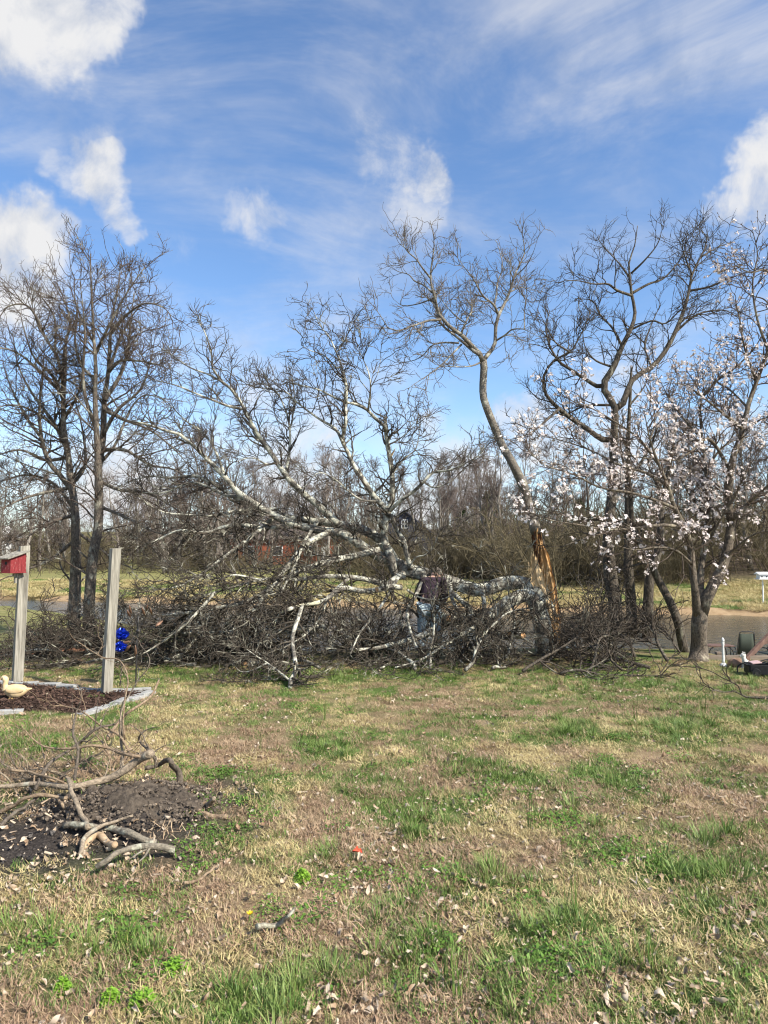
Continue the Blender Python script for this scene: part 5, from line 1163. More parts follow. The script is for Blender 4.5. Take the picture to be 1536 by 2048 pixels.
    body = np.array([(-.20, 0, .17), (-.19, 0, .20), (-.13, 0, .19), (-.02, 0, .165), (.10, 0, .155), (.20, 0, .165), (.30, 0, .185), (.35, 0, .195)])*sc_
    br = np.array([.02, .075, .115, .135, .125, .09, .04, .012])*sc_
    Q = resample(body, 22); rr = np.interp(np.linspace(0, 1, 22), np.linspace(0, 1, 8), br); V, F = tube_geo(Q, rr, 16); V[:, 2] = np.where(V[:, 2] < .17*sc_, .17*sc_+(V[:, 2]-.17*sc_)*1.15, V[:, 2])
    neck = np.array([(-.12, 0, .19), (-.155, 0, .27), (-.15, 0, .34), (-.155, 0, .39), (-.185, 0, .415), (-.22, 0, .41), (-.245, 0, .405)])*sc_
    nr = np.array([.10, .065, .048, .05, .062, .052, .02])*sc_
    Q2 = resample(neck, 20); V2, F2 = tube_geo(Q2, np.interp(np.linspace(0, 1, 20), np.linspace(0, 1, 7), nr), 14)
    part('body', [(V, F), (V2, F2)], M['duck'], d, 0, True)
    bk = np.array([(-.235, 0, .40), (-.27, 0, .392), (-.305, 0, .388)])*sc_; vb, fb = tube_geo(resample(bk, 8), np.linspace(.03, .014, 8)*sc_, 10); vb[:, 2] = bk[1, 2]+(vb[:, 2]-bk[1, 2])*.55
    part('beak', (vb, fb), M['duck_beak'], d, 0, True)
    for s in (-1, 1):
        wg = ell((.06*sc_, s*.115*sc_, .19*sc_), (.17*sc_, .03*sc_, .075*sc_), 14, 9, rotz(s*-.12)); part('wing', wg, M['duck'], d, 0, True)
        part('eye', ell((-.195*sc_, s*.056*sc_, .425*sc_), (.009*sc_,)*3, 8, 6), M['black'], d, 0, True)
        part('foot', ell((.0, s*.05*sc_, .02*sc_), (.075*sc_, .035*sc_, .022*sc_), 10, 6), M['duck_beak'], d, 0, True)
    # wind spinner: dark stake, hub and rust coloured leaf blades; blue foil balls
    gb = G(271, 1372); Ysp = gb[1]; gb[2] = gz(gb[0], gb[1])
    sp = empty('wind_spinner', gb, 'garden wind spinner with rust brown leaf blades on a dark stake', 'wind spinner')
    top = U(277, 1232, Ysp)-gb
    part('stake', rod([(0, 0, -.1), tuple(top*.5), tuple(top)], .009, 7), M['iron'], sp, 0, True)
    hub = U(277, 1262, Ysp)-gb; part('hub', ell(hub, (.028, .028, .028), 10, 7), M['iron'], sp, 0, True)
    for (px, py, qx, qy) in [(254, 1219, 262, 1236), (259, 1210, 263, 1232), (284, 1214, 291, 1234), (300, 1215, 304, 1230), (296, 1209, 292, 1222), (311, 1253, 326, 1241), (262, 1282, 236, 1290), (262, 1290, 248, 1304), (271, 1290, 273, 1318)]:
        a = U(px, py, Ysp-.04)-gb; b = U(qx, qy, Ysp+.05)-gb; ax = b-a; s = nz(np.cross(ax, np.array([.3, 1, .2])))*.022
        tt = np.linspace(0, 1, 7); w = np.sin(np.pi*np.clip(tt, .02, .98))**.8; mid = a+ax*tt[:, None]+np.array([0, -.018, 0])*np.sin(np.pi*tt)[:, None]
        V = np.concatenate([mid-s*w[:, None], mid+np.array([0, -.008, 0]), mid+s*w[:, None]]); k = np.arange(21).reshape(3, 7)
        F = np.concatenate([np.stack([k[i, :-1], k[i, 1:], k[i+1, 1:], k[i+1, :-1]], -1) for i in (0, 1)])
        bl = part('blade', (V, F), M['copper'], sp, 0, True); sm = bl.modifiers.new('s', 'SOLIDIFY'); sm.thickness = .003
        part('arm', rod([tuple(hub), tuple((hub+a)/2+np.array([0, .03, .02])), tuple(a)], .004, 5), M['iron'], sp, 0, True)
    for lab, px, py, r in (('crinkled shiny blue foil ball, upper one, beside the right post', 243, 1268, 12), ('crinkled shiny blue foil ball, lower one, beside the right post', 241, 1293, 11)):
        c = U(px, py, b2[1]+.5); rm = PXM(r, c[1])
        V, F = ell((0, 0, 0), (rm, rm, rm*.85), 22, 16); n_ = np.random.default_rng(px); V = V*(1+.22*n_.normal(size=(len(V), 1)).clip(-1, 1))
        o = empty('foil_ball', c, lab, 'foil ball'); part('foil', (V, F), M['blue_foil'], o, 0, False)
        part('string', rod([(0, 0, 0), (0.02, 0, -.15), (0.0, 0, -(c[2]-gz(c[0], c[1])))], .005, 5), M['iron'], o)
    # boards lying behind the posts
    for i, (x0, y0, x1, y1, w) in enumerate([(75, 1296, 210, 1288, 9), (95, 1304, 190, 1300, 7), (60, 1310, 150, 1303, 8), (110, 1290, 215, 1280, 8), (285, 1296, 330, 1300, 8)]):
        a = G(x0, y0+8); b = G(x1, y1+8); a[2] = gz(a[0], a[1])+.05+.02*i; b[2] = gz(b[0], b[1])+.05+.03*(i % 3)
        c = (a+b)/2; o = empty('wooden_board', c, ['longest red brown board on the ground between the posts', 'short brown board lying in leaf litter', 'broken brown board nearest the left post', 'upper red brown board below the pear trunks', 'brown board end under the branches right of the blue foil'][i], 'board')
        part('plank', [beam(a-c, b-c, PXM(w, c[1])*1.5, .035)], M['plank'], o, .004)
build_left()

# ------------------------------------------------------------------ right: magnolia corner
def build_right():
    b = G(1447, 1333); b[2] = gz(b[0], b[1]); s = PXM(57, b[1])
    o = empty('garden_pedestal', b, 'slim white stone garden post with round foot beside the magnolia', 'ornament')
    part('foot', lathe([(0, 0), (.125*s, 0), (.13*s, .04*s), (.10*s, .08*s), (.06*s, .12*s), (0, .125*s)]), M['white_stone'], o, 0, True)
    part('shaft', lathe([(0, .11*s), (.05*s, .11*s), (.045*s, .2*s), (.04*s, .7*s), (.05*s, .74*s), (.045*s, .78*s), (.055*s, .82*s), (0, .83*s)]), M['white_stone'], o, 0, True)
    part('finial', lathe([(0, .82*s), (.045*s, .83*s), (.055*s, .90*s), (.04*s, .95*s), (.02*s, .98*s), (0, 1.0*s)]), M['white_stone'], o, 0, True)
    # sitting dog figure, looking left
    b = G(1490, 1337); b[2] = gz(b[0], b[1]); s = PXM(30, b[1])
    o = empty('dog_figure', b, 'small cream stone dog figure sitting beside the white post', 'dog figure')
    bod = rod([(.22*s, 0, .12*s), (.15*s, 0, .28*s), (.0, 0, .48*s), (-.06*s, 0, .66*s), (-.08*s, 0, .80*s)], [.20*s, .24*s, .19*s, .14*s, .12*s], 12, 18)
    hd = ell((-.10*s, 0, .86*s), (.17*s, .15*s, .15*s)); mz = rod([(-.15*s, 0, .84*s), (-.24*s, 0, .80*s), (-.32*s, 0, .79*s)], [.10*s, .08*s, .05*s], 10, 8)
    lg = [rod([(-.04*s, sy*.09*s, .5*s), (-.10*s, sy*.10*s, .25*s), (-.11*s, sy*.10*s, .04*s), (-.18*s, sy*.10*s, .03*s)], [.08*s, .065*s, .055*s, .05*s], 8, 12) for sy in (-1, 1)]
    hl = [rod([(.22*s, sy*.14*s, .22*s), (.05*s, sy*.20*s, .16*s), (.0, sy*.20*s, .05*s), (-.12*s, sy*.20*s, .03*s)], [.13*s, .10*s, .06*s, .05*s], 8, 12) for sy in (-1, 1)]
    part('body', [bod, hd, mz]+lg+hl, M['dog'], o, 0, True)
    for sy in (-1, 1):
        part('ear', rod([(-.06*s, sy*.09*s, .95*s), (-.05*s, sy*.12*s, 1.03*s), (-.05*s, sy*.13*s, 1.10*s)], [.05*s, .04*s, .008*s], 8, 8), M['dog'], o, 0, True)
        part('eye', ell((-.235*s, sy*.06*s, .89*s), (.018*s,)*3, 8, 6), M['black'], o, 0, True)
    part('nose', ell((-.355*s, 0, .80*s), (.028*s,)*3, 8, 6), M['black'], o, 0, True)
    part('tail', rod([(.36*s, 0, .10*s), (.45*s, 0, .2*s), (.44*s, 0, .32*s)], [.06*s, .05*s, .02*s], 8, 8), M['dog'], o, 0, True)
    # rock
    b = G(1474, 1334); b[2] = gz(b[0], b[1]); V, F = ell((0, 0, .05), (.13, .09, .08), 18, 12); n = np.random.default_rng(4); V *= (1+.10*np.array([mnoise.noise(Vector(v*9)) for v in V]))[:, None]*1.0
    o = link('garden_rock', mesh_np('garden_rock', V, [F], M['rock'], True)); o.location = b; tag(o, 'rounded brown rock beside the dog figure', 'rock')
    # yard cart at the right edge
    b = G(1528, 1352); b[2] = gz(b[0], b[1])
    o = empty('yard_cart', b, 'low black plastic yard cart with a faded pink top at the right edge', 'cart', None, math.radians(-12))
    part('tub', [beam((-.20, -.12, .10), (.26, -.12, .10), .02, .13), beam((-.20, .14, .10), (.26, .14, .10), .02, .13), beam((-.20, -.12, .10), (-.20, .14, .10), .02, .13), beam((.26, -.12, .10), (.26, .14, .10), .02, .13), box_geo((.03, .01, .045), (.46, .26, .02))], M['black'], o, .006)
    part('lid', [box_geo((-.11, -.02, .185), (.12, .2, .016), [[math.cos(.15), 0, -math.sin(.15)], [0, 1, 0], [math.sin(.15), 0, math.cos(.15)]])], M['pink'], o, .004)
    for sx, sy in ((-.14, -.16), (.2, -.16), (-.14, .18), (.2, .18)):
        wv, wf = lathe([(0, -.02), (.055, -.02), (.062, 0), (.055, .02), (0, .02)], 18); w_ = part('wheel', (wv @ np.array([[1, 0, 0], [0, 0, 1], [0, -1, 0.]]) + np.array([sx, sy, .062]), wf), M['black'], o, 0, False)
        hv, hf = lathe([(0, -.024), (.022, -.024), (.022, .024), (0, .024)], 12); part('rim', (hv @ np.array([[1, 0, 0], [0, 0, 1], [0, -1, 0.]]) + np.array([sx, sy, .062]), hf), M['iron'], w_)
    part('handle', rod([(-.20, -.08, .14), (-.27, -.07, .17), (-.33, -.05, .13), (-.34, -.05, .05)], .010, 6), M['black'], o, 0, True)
    for yy in (-.09, 0, .1): part('rail', rod([(-.05, yy, .17), (.1, yy, .215), (.28, yy, .20)], .008, 6), M['iron'], o, 0, True)
    # low dock at the water, and the timber that edges the bank in front of it
    d0 = G(1412, 1320); Lx = 4.4
    e0 = empty('bank_timber', (d0[0], d0[1], gz(d0[0]+1, d0[1])), 'long weathered timber edging the bank beside the magnolia', 'timber')
    part('beam', [box_geo((Lx/2, 0, .02), (Lx, .10, .10))], M['dock_wood'], e0, .008)
    DZ = -.30
    dk = empty('dock', (d0[0], 12.15, DZ), 'low weathered wooden dock under the patio chairs', 'dock')
    for i in range(11): part('board', [box_geo((Lx/2, .155*i, -.015), (Lx, .14, .03))], M['dock_wood'], dk, .004)
    for xx in (.15, 1.5, 2.9, 4.2): part('pile', [box_geo((xx, 1.72, -.4), (.1, .1, .9))], M['dock_wood'], dk, .005)
    # patio chairs
    def chair(x, y, z, rz, lab):
        c = empty('patio_chair', (x, y, z), lab, 'chair', None, rz); c.scale = (.64, .64, .70)
        for sx in (-1, 1):
            part('side_frame', rod([(sx*.25, -.22, 0), (sx*.26, -.24, .28), (sx*.26, -.20, .40), (sx*.26, .05, .42), (sx*.25, .20, .34), (sx*.24, .24, .0)], .012, 6, 30), M['iron'], c, 0, True)
            part('back_post', rod([(sx*.22, .18, .25), (sx*.215, .26, .5), (sx*.19, .33, .80)], .011, 6), M['iron'], c, 0, True)
        part('back_rail', rod([(-.19, .33, .80), (-.10, .335, .825), (.10, .335, .825), (.19, .33, .80)], .011, 6), M['iron'], c, 0, True)
        part('seat_rail', rod([(-.22, -.22, .28), (0, -.23, .275), (.22, -.22, .28)], .011, 6), M['iron'], c, 0, True)
        u = np.linspace(-1, 1, 6); rows = [(.205, -.21, .285), (.205, -.05, .262), (.205, .12, .255), (.205, .19, .29), (.20, .26, .50), (.185, .32, .78)]
        V = np.array([[w*t, y_, z_-.015*(1-t*t)] for (w, y_, z_) in rows for t in u]); k = np.arange(36).reshape(6, 6)
        s_ = part('sling', (V, np.stack([k[:-1, :-1], k[:-1, 1:], k[1:, 1:], k[1:, :-1]], -1).reshape(-1, 4)), M['sling'], c, 0, True); m_ = s_.modifiers.new('s', 'SOLIDIFY'); m_.thickness = .006
    ztop = DZ + .001
    pA = U(1489, 1300, 12.7); pB = U(1530, 1300, 12.6); pC = U(1436, 1300, 12.5)
    chair(pA[0], 12.75, ztop, math.radians(172), 'dark metal patio chair with olive sling back in the middle of the dock')
    chair(pB[0]+.12, 12.7, ztop, math.radians(205), 'dark metal patio chair at the right edge of the dock')
    # low curved bench / table
    t = empty('patio_table', (pC[0]+.02, 12.55, ztop), 'low brown slatted side table with curved metal legs beside the magnolia trunk', 'table')
    for i in range(4): part('slat', [box_geo((0, -.12+.08*i, .34), (.46, .07, .018))], M['brown_paint'], t, .003)
    for sx in (-1, 1):
        for sy in (-1, 1): part('leg', rod([(sx*.12, sy*.12, .33), (sx*.20, sy*.13, .26), (sx*.23, sy*.13, .0)], .010, 6), M['iron'], t, 0, True)
    # leaning brown timber
    a = U(1492, 1316, 11.0); e = U(1560, 1248, 11.5); a[2] = gz(a[0], a[1])+.02; c = (a+e)/2
    o = empty('leaning_timber', a, 'brown painted timber slanting up to the right edge by the dock', 'timber')
    part('beam', [beam((0, 0, 0), e-a, .05, .07)], M['brown_paint'], o, .004); part('brace', [beam((e-a)*.45+np.array([0, 0.02, -.01]), (e-a)*.45+np.array([.5, .1, .10]), .03, .05)], M['brown_paint'], o, .003)
    # white martin house on a pole across the pond
    Y = 27.2; x = (1522-CX)*Y/F_PX; z = gz(x, Y); top = U(1522, 1158, Y)[2]-z
    o = empty('pole_birdhouse', (x, Y, z), 'white birdhouse on a thin pole across the pond at right', 'birdhouse')
    part('pole', rod([(0, 0, -.2), (0, 0, top*.5), (0.0, 0, top)], .028, 8), M['white'], o, 0, True)
    part('box', [box_geo((0, 0, top+.10), (.34, .28, .16))], M['white'], o, .01); part('floor', [box_geo((0, 0, top+.0), (.46, .38, .03))], M['white'], o, .004)
    rv = np.array([[-.24, -.2, top+.18], [.24, -.2, top+.18], [.24, .2, top+.18], [-.24, .2, top+.18], [-.24, 0, top+.27], [.24, 0, top+.27]]); rf = part('roof', (rv, np.array([[0, 1, 5, 4], [2, 3, 4, 5]])), M['white'], o)
    link('gable', mesh_np('gable', rv, [np.array([[0, 4, 3], [1, 2, 5]])], M['white'], False), rf)
    for sx in (-.09, .09): part('entrance_hole', ell((sx, -.141, top+.09), (.03, .004, .03), 10, 6), M['black'], o)
build_right()

# ------------------------------------------------------------------ sawn logs in the tangle
def build_logs():
    for i, (px, py, Yl, r, dx, lab) in enumerate([(898, 1237, 11.1, 6.5, (-.2, .9, .05), 'sawn log end, orange, just right of the person'), (1019, 1268, 11.2, 5.5, (.5, .8, -.1), 'sawn log with pale orange end, left of a pair near the stump'),
                                              (1046, 1271, 11.2, 6, (-.5, .85, -.1), 'sawn log with pale orange end, right of a pair near the stump'), (492, 1328, 9.6, 5.5, (.3, .95, .0), 'short sawn stick with orange end on grass under the branches'),
                                              (754, 1178, 11.0, 5.5, (.7, .6, .05), 'sawn limb end high in the tangle left of the person')]):
        c = U(px, py, Yl); d = nz(np.array(dx)); rm = PXM(r, Yl); L_ = [.55, .5, .6, .25, .5][i]
        if i != 4 and i != 0: c[2] = max(c[2], gz(c[0], c[1])+rm)
        o = empty('sawn_log', c, lab, 'log'); g = np.random.default_rng(i)
        pts = np.array([d*L_*t + np.array([0, 0, .01*g.normal()]) for t in np.linspace(0, 1, 5)]); limb = tube_geo(resample(pts, 10), np.full(10, rm), 12, cap=False)
        part('bark', limb, M['bark_pale'], o, 0, True)
        u = nz(np.cross(d, [0, 0, 1.])); w = np.cross(u, d); a = np.linspace(0, 2*np.pi, 14, endpoint=False)
        for nm, cc, s in (('cut_face', -d*.004, 1), ('far_face', d*L_, -1)):
            V = np.concatenate([[cc], [cc+rm*.97*(math.cos(t)*u+math.sin(t)*w) for t in a]]); F = np.array([[0, 1+k, 1+(k+1) % 14] for k in range(14)])
            link(nm, mesh_np(nm, V, [F], M['cut_wood'], False), o)
build_logs()

# ------------------------------------------------------------------ the person
def skin_mesh(name, verts, edges, radii, mat, parent, root=0, sub=2):
    me = bpy.data.meshes.new(name); me.from_pydata([tuple(v) for v in verts], edges, []); me.materials.append(mat)
    o = bpy.data.objects.new(name, me); COL.objects.link(o); o.parent = parent
    m = o.modifiers.new('skin', 'SKIN'); m.use_smooth_shade = True
    for i, r in enumerate(radii):
        sv = me.skin_vertices[0].data[i]; sv.radius = (r, r) if np.isscalar(r) else r; sv.use_root = (i == root)
    s = o.modifiers.new('sub', 'SUBSURF'); s.levels = sub; s.render_levels = sub
    return o
def build_person():
    Y = 11.25; x0 = (861-CX)*Y/F_PX; z0 = gz(x0, Y)
    o = empty('person', (x0, Y, z0), 'person in dark maroon shirt and faded jeans bending over among the fallen branches', 'person')
    # stands with the back half turned to us, bending away to the right; local +y away from the camera
    hip = (-.03, 0, .86); chest = (.02, .17, 1.15); neck = (.07, .34, 1.25); head = (.12, .38, 1.37)
    J = dict(hip=hip, waist=(-.01, .05, 1.00), chest=chest, sh=(.05, .25, 1.22), neck=neck, hd0=(.10, .40, 1.30), hd1=(.125, .48, 1.30), hd2=(.135, .53, 1.25))
    V, E, R = [], [], []; ix = {}
    def add(n, p, r, par=None):
        ix[n] = len(V); V.append(p); R.append(r)
        if par is not None: E.append((ix[par], ix[n]))
    add('hip', hip, (.135, .10)); add('waist', J['waist'], (.13, .09), 'hip'); add('chest', chest, (.145, .10), 'waist'); add('sh', J['sh'], (.11, .075), 'chest'); add('neck', neck, .055, 'sh')
    add('hd0', J['hd0'], .075, 'neck'); add('hd1', J['hd1'], .098, 'hd0'); add('hd2', J['hd2'], .07, 'hd1')
    for s, nm, el, wr in ((-1, 'l', (-.18, .36, .98), (-.06, .50, .82)), (1, 'r', (.24, .32, .97), (.20, .46, .80))):
        add(nm+'s', (.05+s*.15, .24, 1.20), .062, 'sh'); add(nm+'e', el, .052, nm+'s'); add(nm+'w', wr, .034, nm+'e')
        w = np.array(wr); d = nz(w-np.array(el)); add(nm+'p', tuple(w+d*.06), (.042, .022), nm+'w')
        side = nz(np.cross(d, [0, 1, .3])); dn = np.cross(d, side)
        for k in range(4):
            q = w+d*.10+side*(k-1.5)*.021; ln = [.030, .036, .034, .026][k]
            add(f'{nm}f{k}a', tuple(q), .010, nm+'p'); add(f'{nm}f{k}b', tuple(q+d*ln+dn*.008), .009, f'{nm}f{k}a'); add(f'{nm}f{k}c', tuple(q+d*ln*1.5+dn*.030), .008, f'{nm}f{k}b')
        q = w+d*.05+side*-s*.045; add(nm+'ta', tuple(q), .011, nm+'p'); add(nm+'tb', tuple(q+d*.035+side*-s*.012), .009, nm+'ta')
    for s, nm, kn, an in ((-1, 'L', (-.13, .05, .46), (-.14, -.03, .09)), (1, 'R', (.10, .07, .46), (.11, .02, .09))):
        add(nm+'h', (-.03+s*.085, .01, .80), .095, 'hip'); add(nm+'k', kn, .062, nm+'h'); add(nm+'a', an, .042, nm+'k'); add(nm+'t', (an[0]+.02*s, an[1]+.15, .04), .04, nm+'a')
    skin_mesh('body', V, E, R, M['skin'], o)
    def sub(name, names, pairs, grow, mat, extra=None):
        vv = [V[ix[n]] for n in names]; rr = []
        for n in names:
            r = R[ix[n]]; rr.append(tuple(x+grow for x in r) if not np.isscalar(r) else r+grow)
        if extra: extra(vv, rr)
        return skin_mesh(name, vv, [(names.index(a), names.index(b)) for a, b in pairs], rr, mat, o)
    sub('shirt', ['waist', 'hip', 'chest', 'sh', 'ls', 'le', 'lw', 'rs', 're', 'rw'], [('waist', 'hip'), ('waist', 'chest'), ('chest', 'sh'), ('sh', 'ls'), ('ls', 'le'), ('le', 'lw'), ('sh', 'rs'), ('rs', 're'), ('re', 'rw')], .026, M['shirt'])
    sub('jeans', ['hip', 'Lh', 'Lk', 'La', 'Rh', 'Rk', 'Ra'], [('hip', 'Lh'), ('Lh', 'Lk'), ('Lk', 'La'), ('hip', 'Rh'), ('Rh', 'Rk'), ('Rk', 'Ra')], .024, M['jeans'])
    hv, hf = ell((.12, .455, 1.335), (.095, .105, .085), 16, 10); hv = hv[:]; hair = part('hair', (hv, hf), M['hair'], o, 0, True)
    for s in (-1, 1): part('ear', ell((.125+s*.098, .475, 1.295), (.014, .030, .028), 10, 7), M['skin'], o, 0, True)
    part('nose', ell((.14, .575, 1.22), (.018, .022, .026), 8, 6), M['skin'], o, 0, True)
    for an in ((-.14, -.03), (.11, .02)):
        part('boot', [ell((an[0], an[1]+.06, .055), (.062, .15, .06), 14, 9), rod([(an[0], an[1], .05), (an[0], an[1], .20)], .066, 12, 6)], M['boot'], o, 0, True)
build_person()

# ------------------------------------------------------------------ foreground: dead branches on the burnt patch
def build_debris():
    D = [('pale lichened stick lying level in front of the mound', 'debris_lichen', [(128, 1652), (175, 1648), (219, 1659), (262, 1670), (310, 1690)], 4.15, 4.0, 6.5, 8),
         ('weathered straight stick leaning down the left side of the mound', 'debris', [(137, 1558), (149, 1600), (168, 1641), (176, 1655)], 4.45, 4.12, 5, 6),
         ('forked curved stick crossing over the pale stick', 'debris', [(266, 1631), (233, 1642), (197, 1655), (171, 1677), (158, 1714)], 4.15, 3.80, 3, 6),
         ('white lichen crusted branch at the front of the burnt patch', 'debris_lichen', [(350, 1699), (310, 1692), (255, 1699), (226, 1708), (193, 1734)], 3.85, 3.66, 8, 5.5),
         ('thickest dead branch reaching across the back of the mound', 'debris', [(-40, 1573), (0, 1571), (73, 1568), (146, 1568), (204, 1557), (233, 1546), (259, 1531), (277, 1518), (303, 1506)], 4.75, 4.85, 4.5, 9),
         ('bent branch stub with dark end right of the mound', 'debris_dark', [(290, 1536), (320, 1527), (339, 1522), (354, 1538), (361, 1570)], 5.0, 4.95, 4.5, 7.5),
         ('long thin branch arching above the thick branch', 'debris_tan', [(300, 1515), (262, 1512), (226, 1498), (190, 1491), (146, 1497), (95, 1495), (66, 1478), (50, 1460)], 4.9, 5.1, 4.5, 1.5),
         ('upright thin twig rising from the middle of the branch pile', 'debris_dark', [(149, 1560), (157, 1498), (146, 1466), (153, 1422), (160, 1405)], 4.7, 5.0, 4, 1.5),
         ('dark hooked twig at the top right of the branch pile', 'debris_dark', [(312, 1534), (303, 1509), (281, 1484), (280, 1472), (290, 1461)], 4.95, 5.05, 4, 1.8),
         ('dark curved branch at the back left of the pile', 'debris_dark', [(70, 1580), (84, 1553), (109, 1520), (146, 1495), (190, 1458), (230, 1448)], 4.75, 5.2, 4.5, 2),
         ('thin tan twig arching over the pile towards the bed', 'debris_tan', [(265, 1520), (240, 1470), (204, 1452), (175, 1429), (135, 1413), (98, 1412)], 5.0, 5.4, 3.2, 1.2),
         ('tan stick pointing up to the edging blocks', 'debris_tan', [(215, 1478), (240, 1440), (260, 1425), (299, 1396), (318, 1360)], 5.2, 5.9, 4.5, 2.2),
         ('tall wiry shoot looping up in front of the right post', 'debris_tan', [(250, 1480), (246, 1440), (252, 1389), (256, 1362), (250, 1336), (234, 1318), (208, 1316), (180, 1300), (150, 1280)], 5.2, 5.6, 2.2, .8),
         ('tall wiry shoot looping right of the right post', 'debris_dark', [(245, 1490), (242, 1415), (262, 1386), (275, 1362), (294, 1339), (299, 1316), (281, 1290), (276, 1276), (258, 1270)], 5.2, 5.5, 2.2, .8),
         ('tan stick left of the mound among leaves', 'debris_tan', [(0, 1625), (30, 1605), (62, 1592), (100, 1592), (135, 1596)], 4.5, 4.45, 5, 3.5),
         ('red brown short stick propped against the mound', 'debris_tan', [(137, 1645), (135, 1625), (124, 1610), (118, 1600)], 4.25, 4.4, 5, 3),
         ('dark stick at the far left of the burnt patch', 'debris_dark', [(0, 1655), (25, 1628), (52, 1612), (80, 1590)], 4.25, 4.5, 5, 3),
         ('short propped stick at the right of the burnt patch', 'debris_tan', [(375, 1607), (390, 1616), (408, 1624)], 4.58, 4.5, 5, 6),
         ('short upright wood piece at the right of the burnt patch', 'debris', [(408, 1626), (416, 1612), (428, 1597)], 4.5, 4.5, 6.5, 5),
         ('flat stick lying below the two short wood pieces', 'debris_tan', [(388, 1634), (420, 1638), (454, 1633)], 4.42, 4.42, 5, 6),
         ('thin pale stick on the grass in front of the burnt patch', 'debris_tan', [(368, 1766), (397, 1760), (415, 1747), (434, 1731)], 3.48, 3.62, 3.5, 2.6),
         ('pale split log lying behind the white lichened branch', 'split_wood', [(168, 1692), (198, 1690), (230, 1689)], 3.95, 3.95, 8, 7),
         ('forked white stick on the lawn beside the yellow flower', 'debris_lichen', [(515, 1853), (545, 1850), (566, 1842), (583, 1826), (590, 1815)], 3.07, 3.15, 6.5, 2.0),
         ('thin dry twig in the leaves left of the burnt patch', 'debris_tan', [(20, 1540), (60, 1545), (110, 1558), (150, 1580)], 4.9, 4.7, 3, 2),
         ('thin grey twig beside the upright twig', 'debris', [(250, 1545), (243, 1490), (240, 1440), (250, 1400)], 5.0, 5.2, 3, 1.2)]
    g = np.random.default_rng(15)
    q = np.random.default_rng(151)
    for k in range(26):
        x0, y0 = q.uniform(-20, 250), q.uniform(1545, 1610); Yk = G(x0, y0)[1]; a_ = q.uniform(-.9, 2.6); Lp = q.uniform(60, 150); pts = [(x0, y0)]
        for j in range(4): a_ += q.normal()*.35; pts.append((pts[-1][0]-math.cos(a_)*Lp/4, pts[-1][1]-abs(math.sin(a_))*Lp/4*.8))
        D.append(('thin dry twig in the heap behind the mound', ['debris_tan', 'debris_dark', 'debris'][k % 3], pts, Yk+.15, Yk+q.uniform(.1, .5), q.uniform(2, 3.6), 1.0))
    for i, (lab, mt, pts, Y0, Y1, r0, r1) in enumerate(D):
        Q, R = trace(pts, Y0, Y1, r0*.88, r1*.88, 22, seed=17, wob=.03 if mt == 'split_wood' else .07)
        if i in (0, 1, 2, 3, 14, 15, 16, 17, 19, 20, 21, 22): Q[:, 2] = np.maximum(Q[:, 2], ground_z(Q[:, 0], Q[:, 1]) + R*.75)
        sp_ = np.linalg.norm(Q[1]-Q[0]); jit = np.stack([np.interp(np.linspace(0, 1, 22), np.linspace(0, 1, 9), g.normal(size=9)) for _ in range(3)], 1); Q[1:-1] += jit[1:-1]*np.minimum(R[1:-1, None]*.35, .22*sp_)
        b = Q[np.argmin(Q[:, 2])].copy(); o = empty('dead_branch', b, lab, 'branch', 'twigs heaped behind the mound' if i > 24 else None)
        limb_obj('wood', Q, R, M[mt], o, 9)
        if i in (4, 6, 7, 8, 9, 10, 12, 13, 23, 24) or i > 24:
            a = spawn(Q[None], R[None], 5.0, .30, (28, 70), 7, .25, .10, (.2, 1), .6, .0016, .006, .4, rg=g); c = spawn(*a, 7, .13, (25, 65), 5, .25, .05, (.2, 1), .7, .0012, .003, .3, rg=g)
            twig_obj('twigs', [a, c], M[mt], o, (5, 4))
        elif i in (0, 2, 3):
            a = spawn(Q[None], R[None], 4, .16, (35, 75), 6, .2, .05, (.1, .95), .7, .003, .008, .2, rg=g, tip=False); 
            
            for pq, rq in zip(*a): limb_obj('side_twig', pq, rq, M[mt], o, 6)
build_debris()

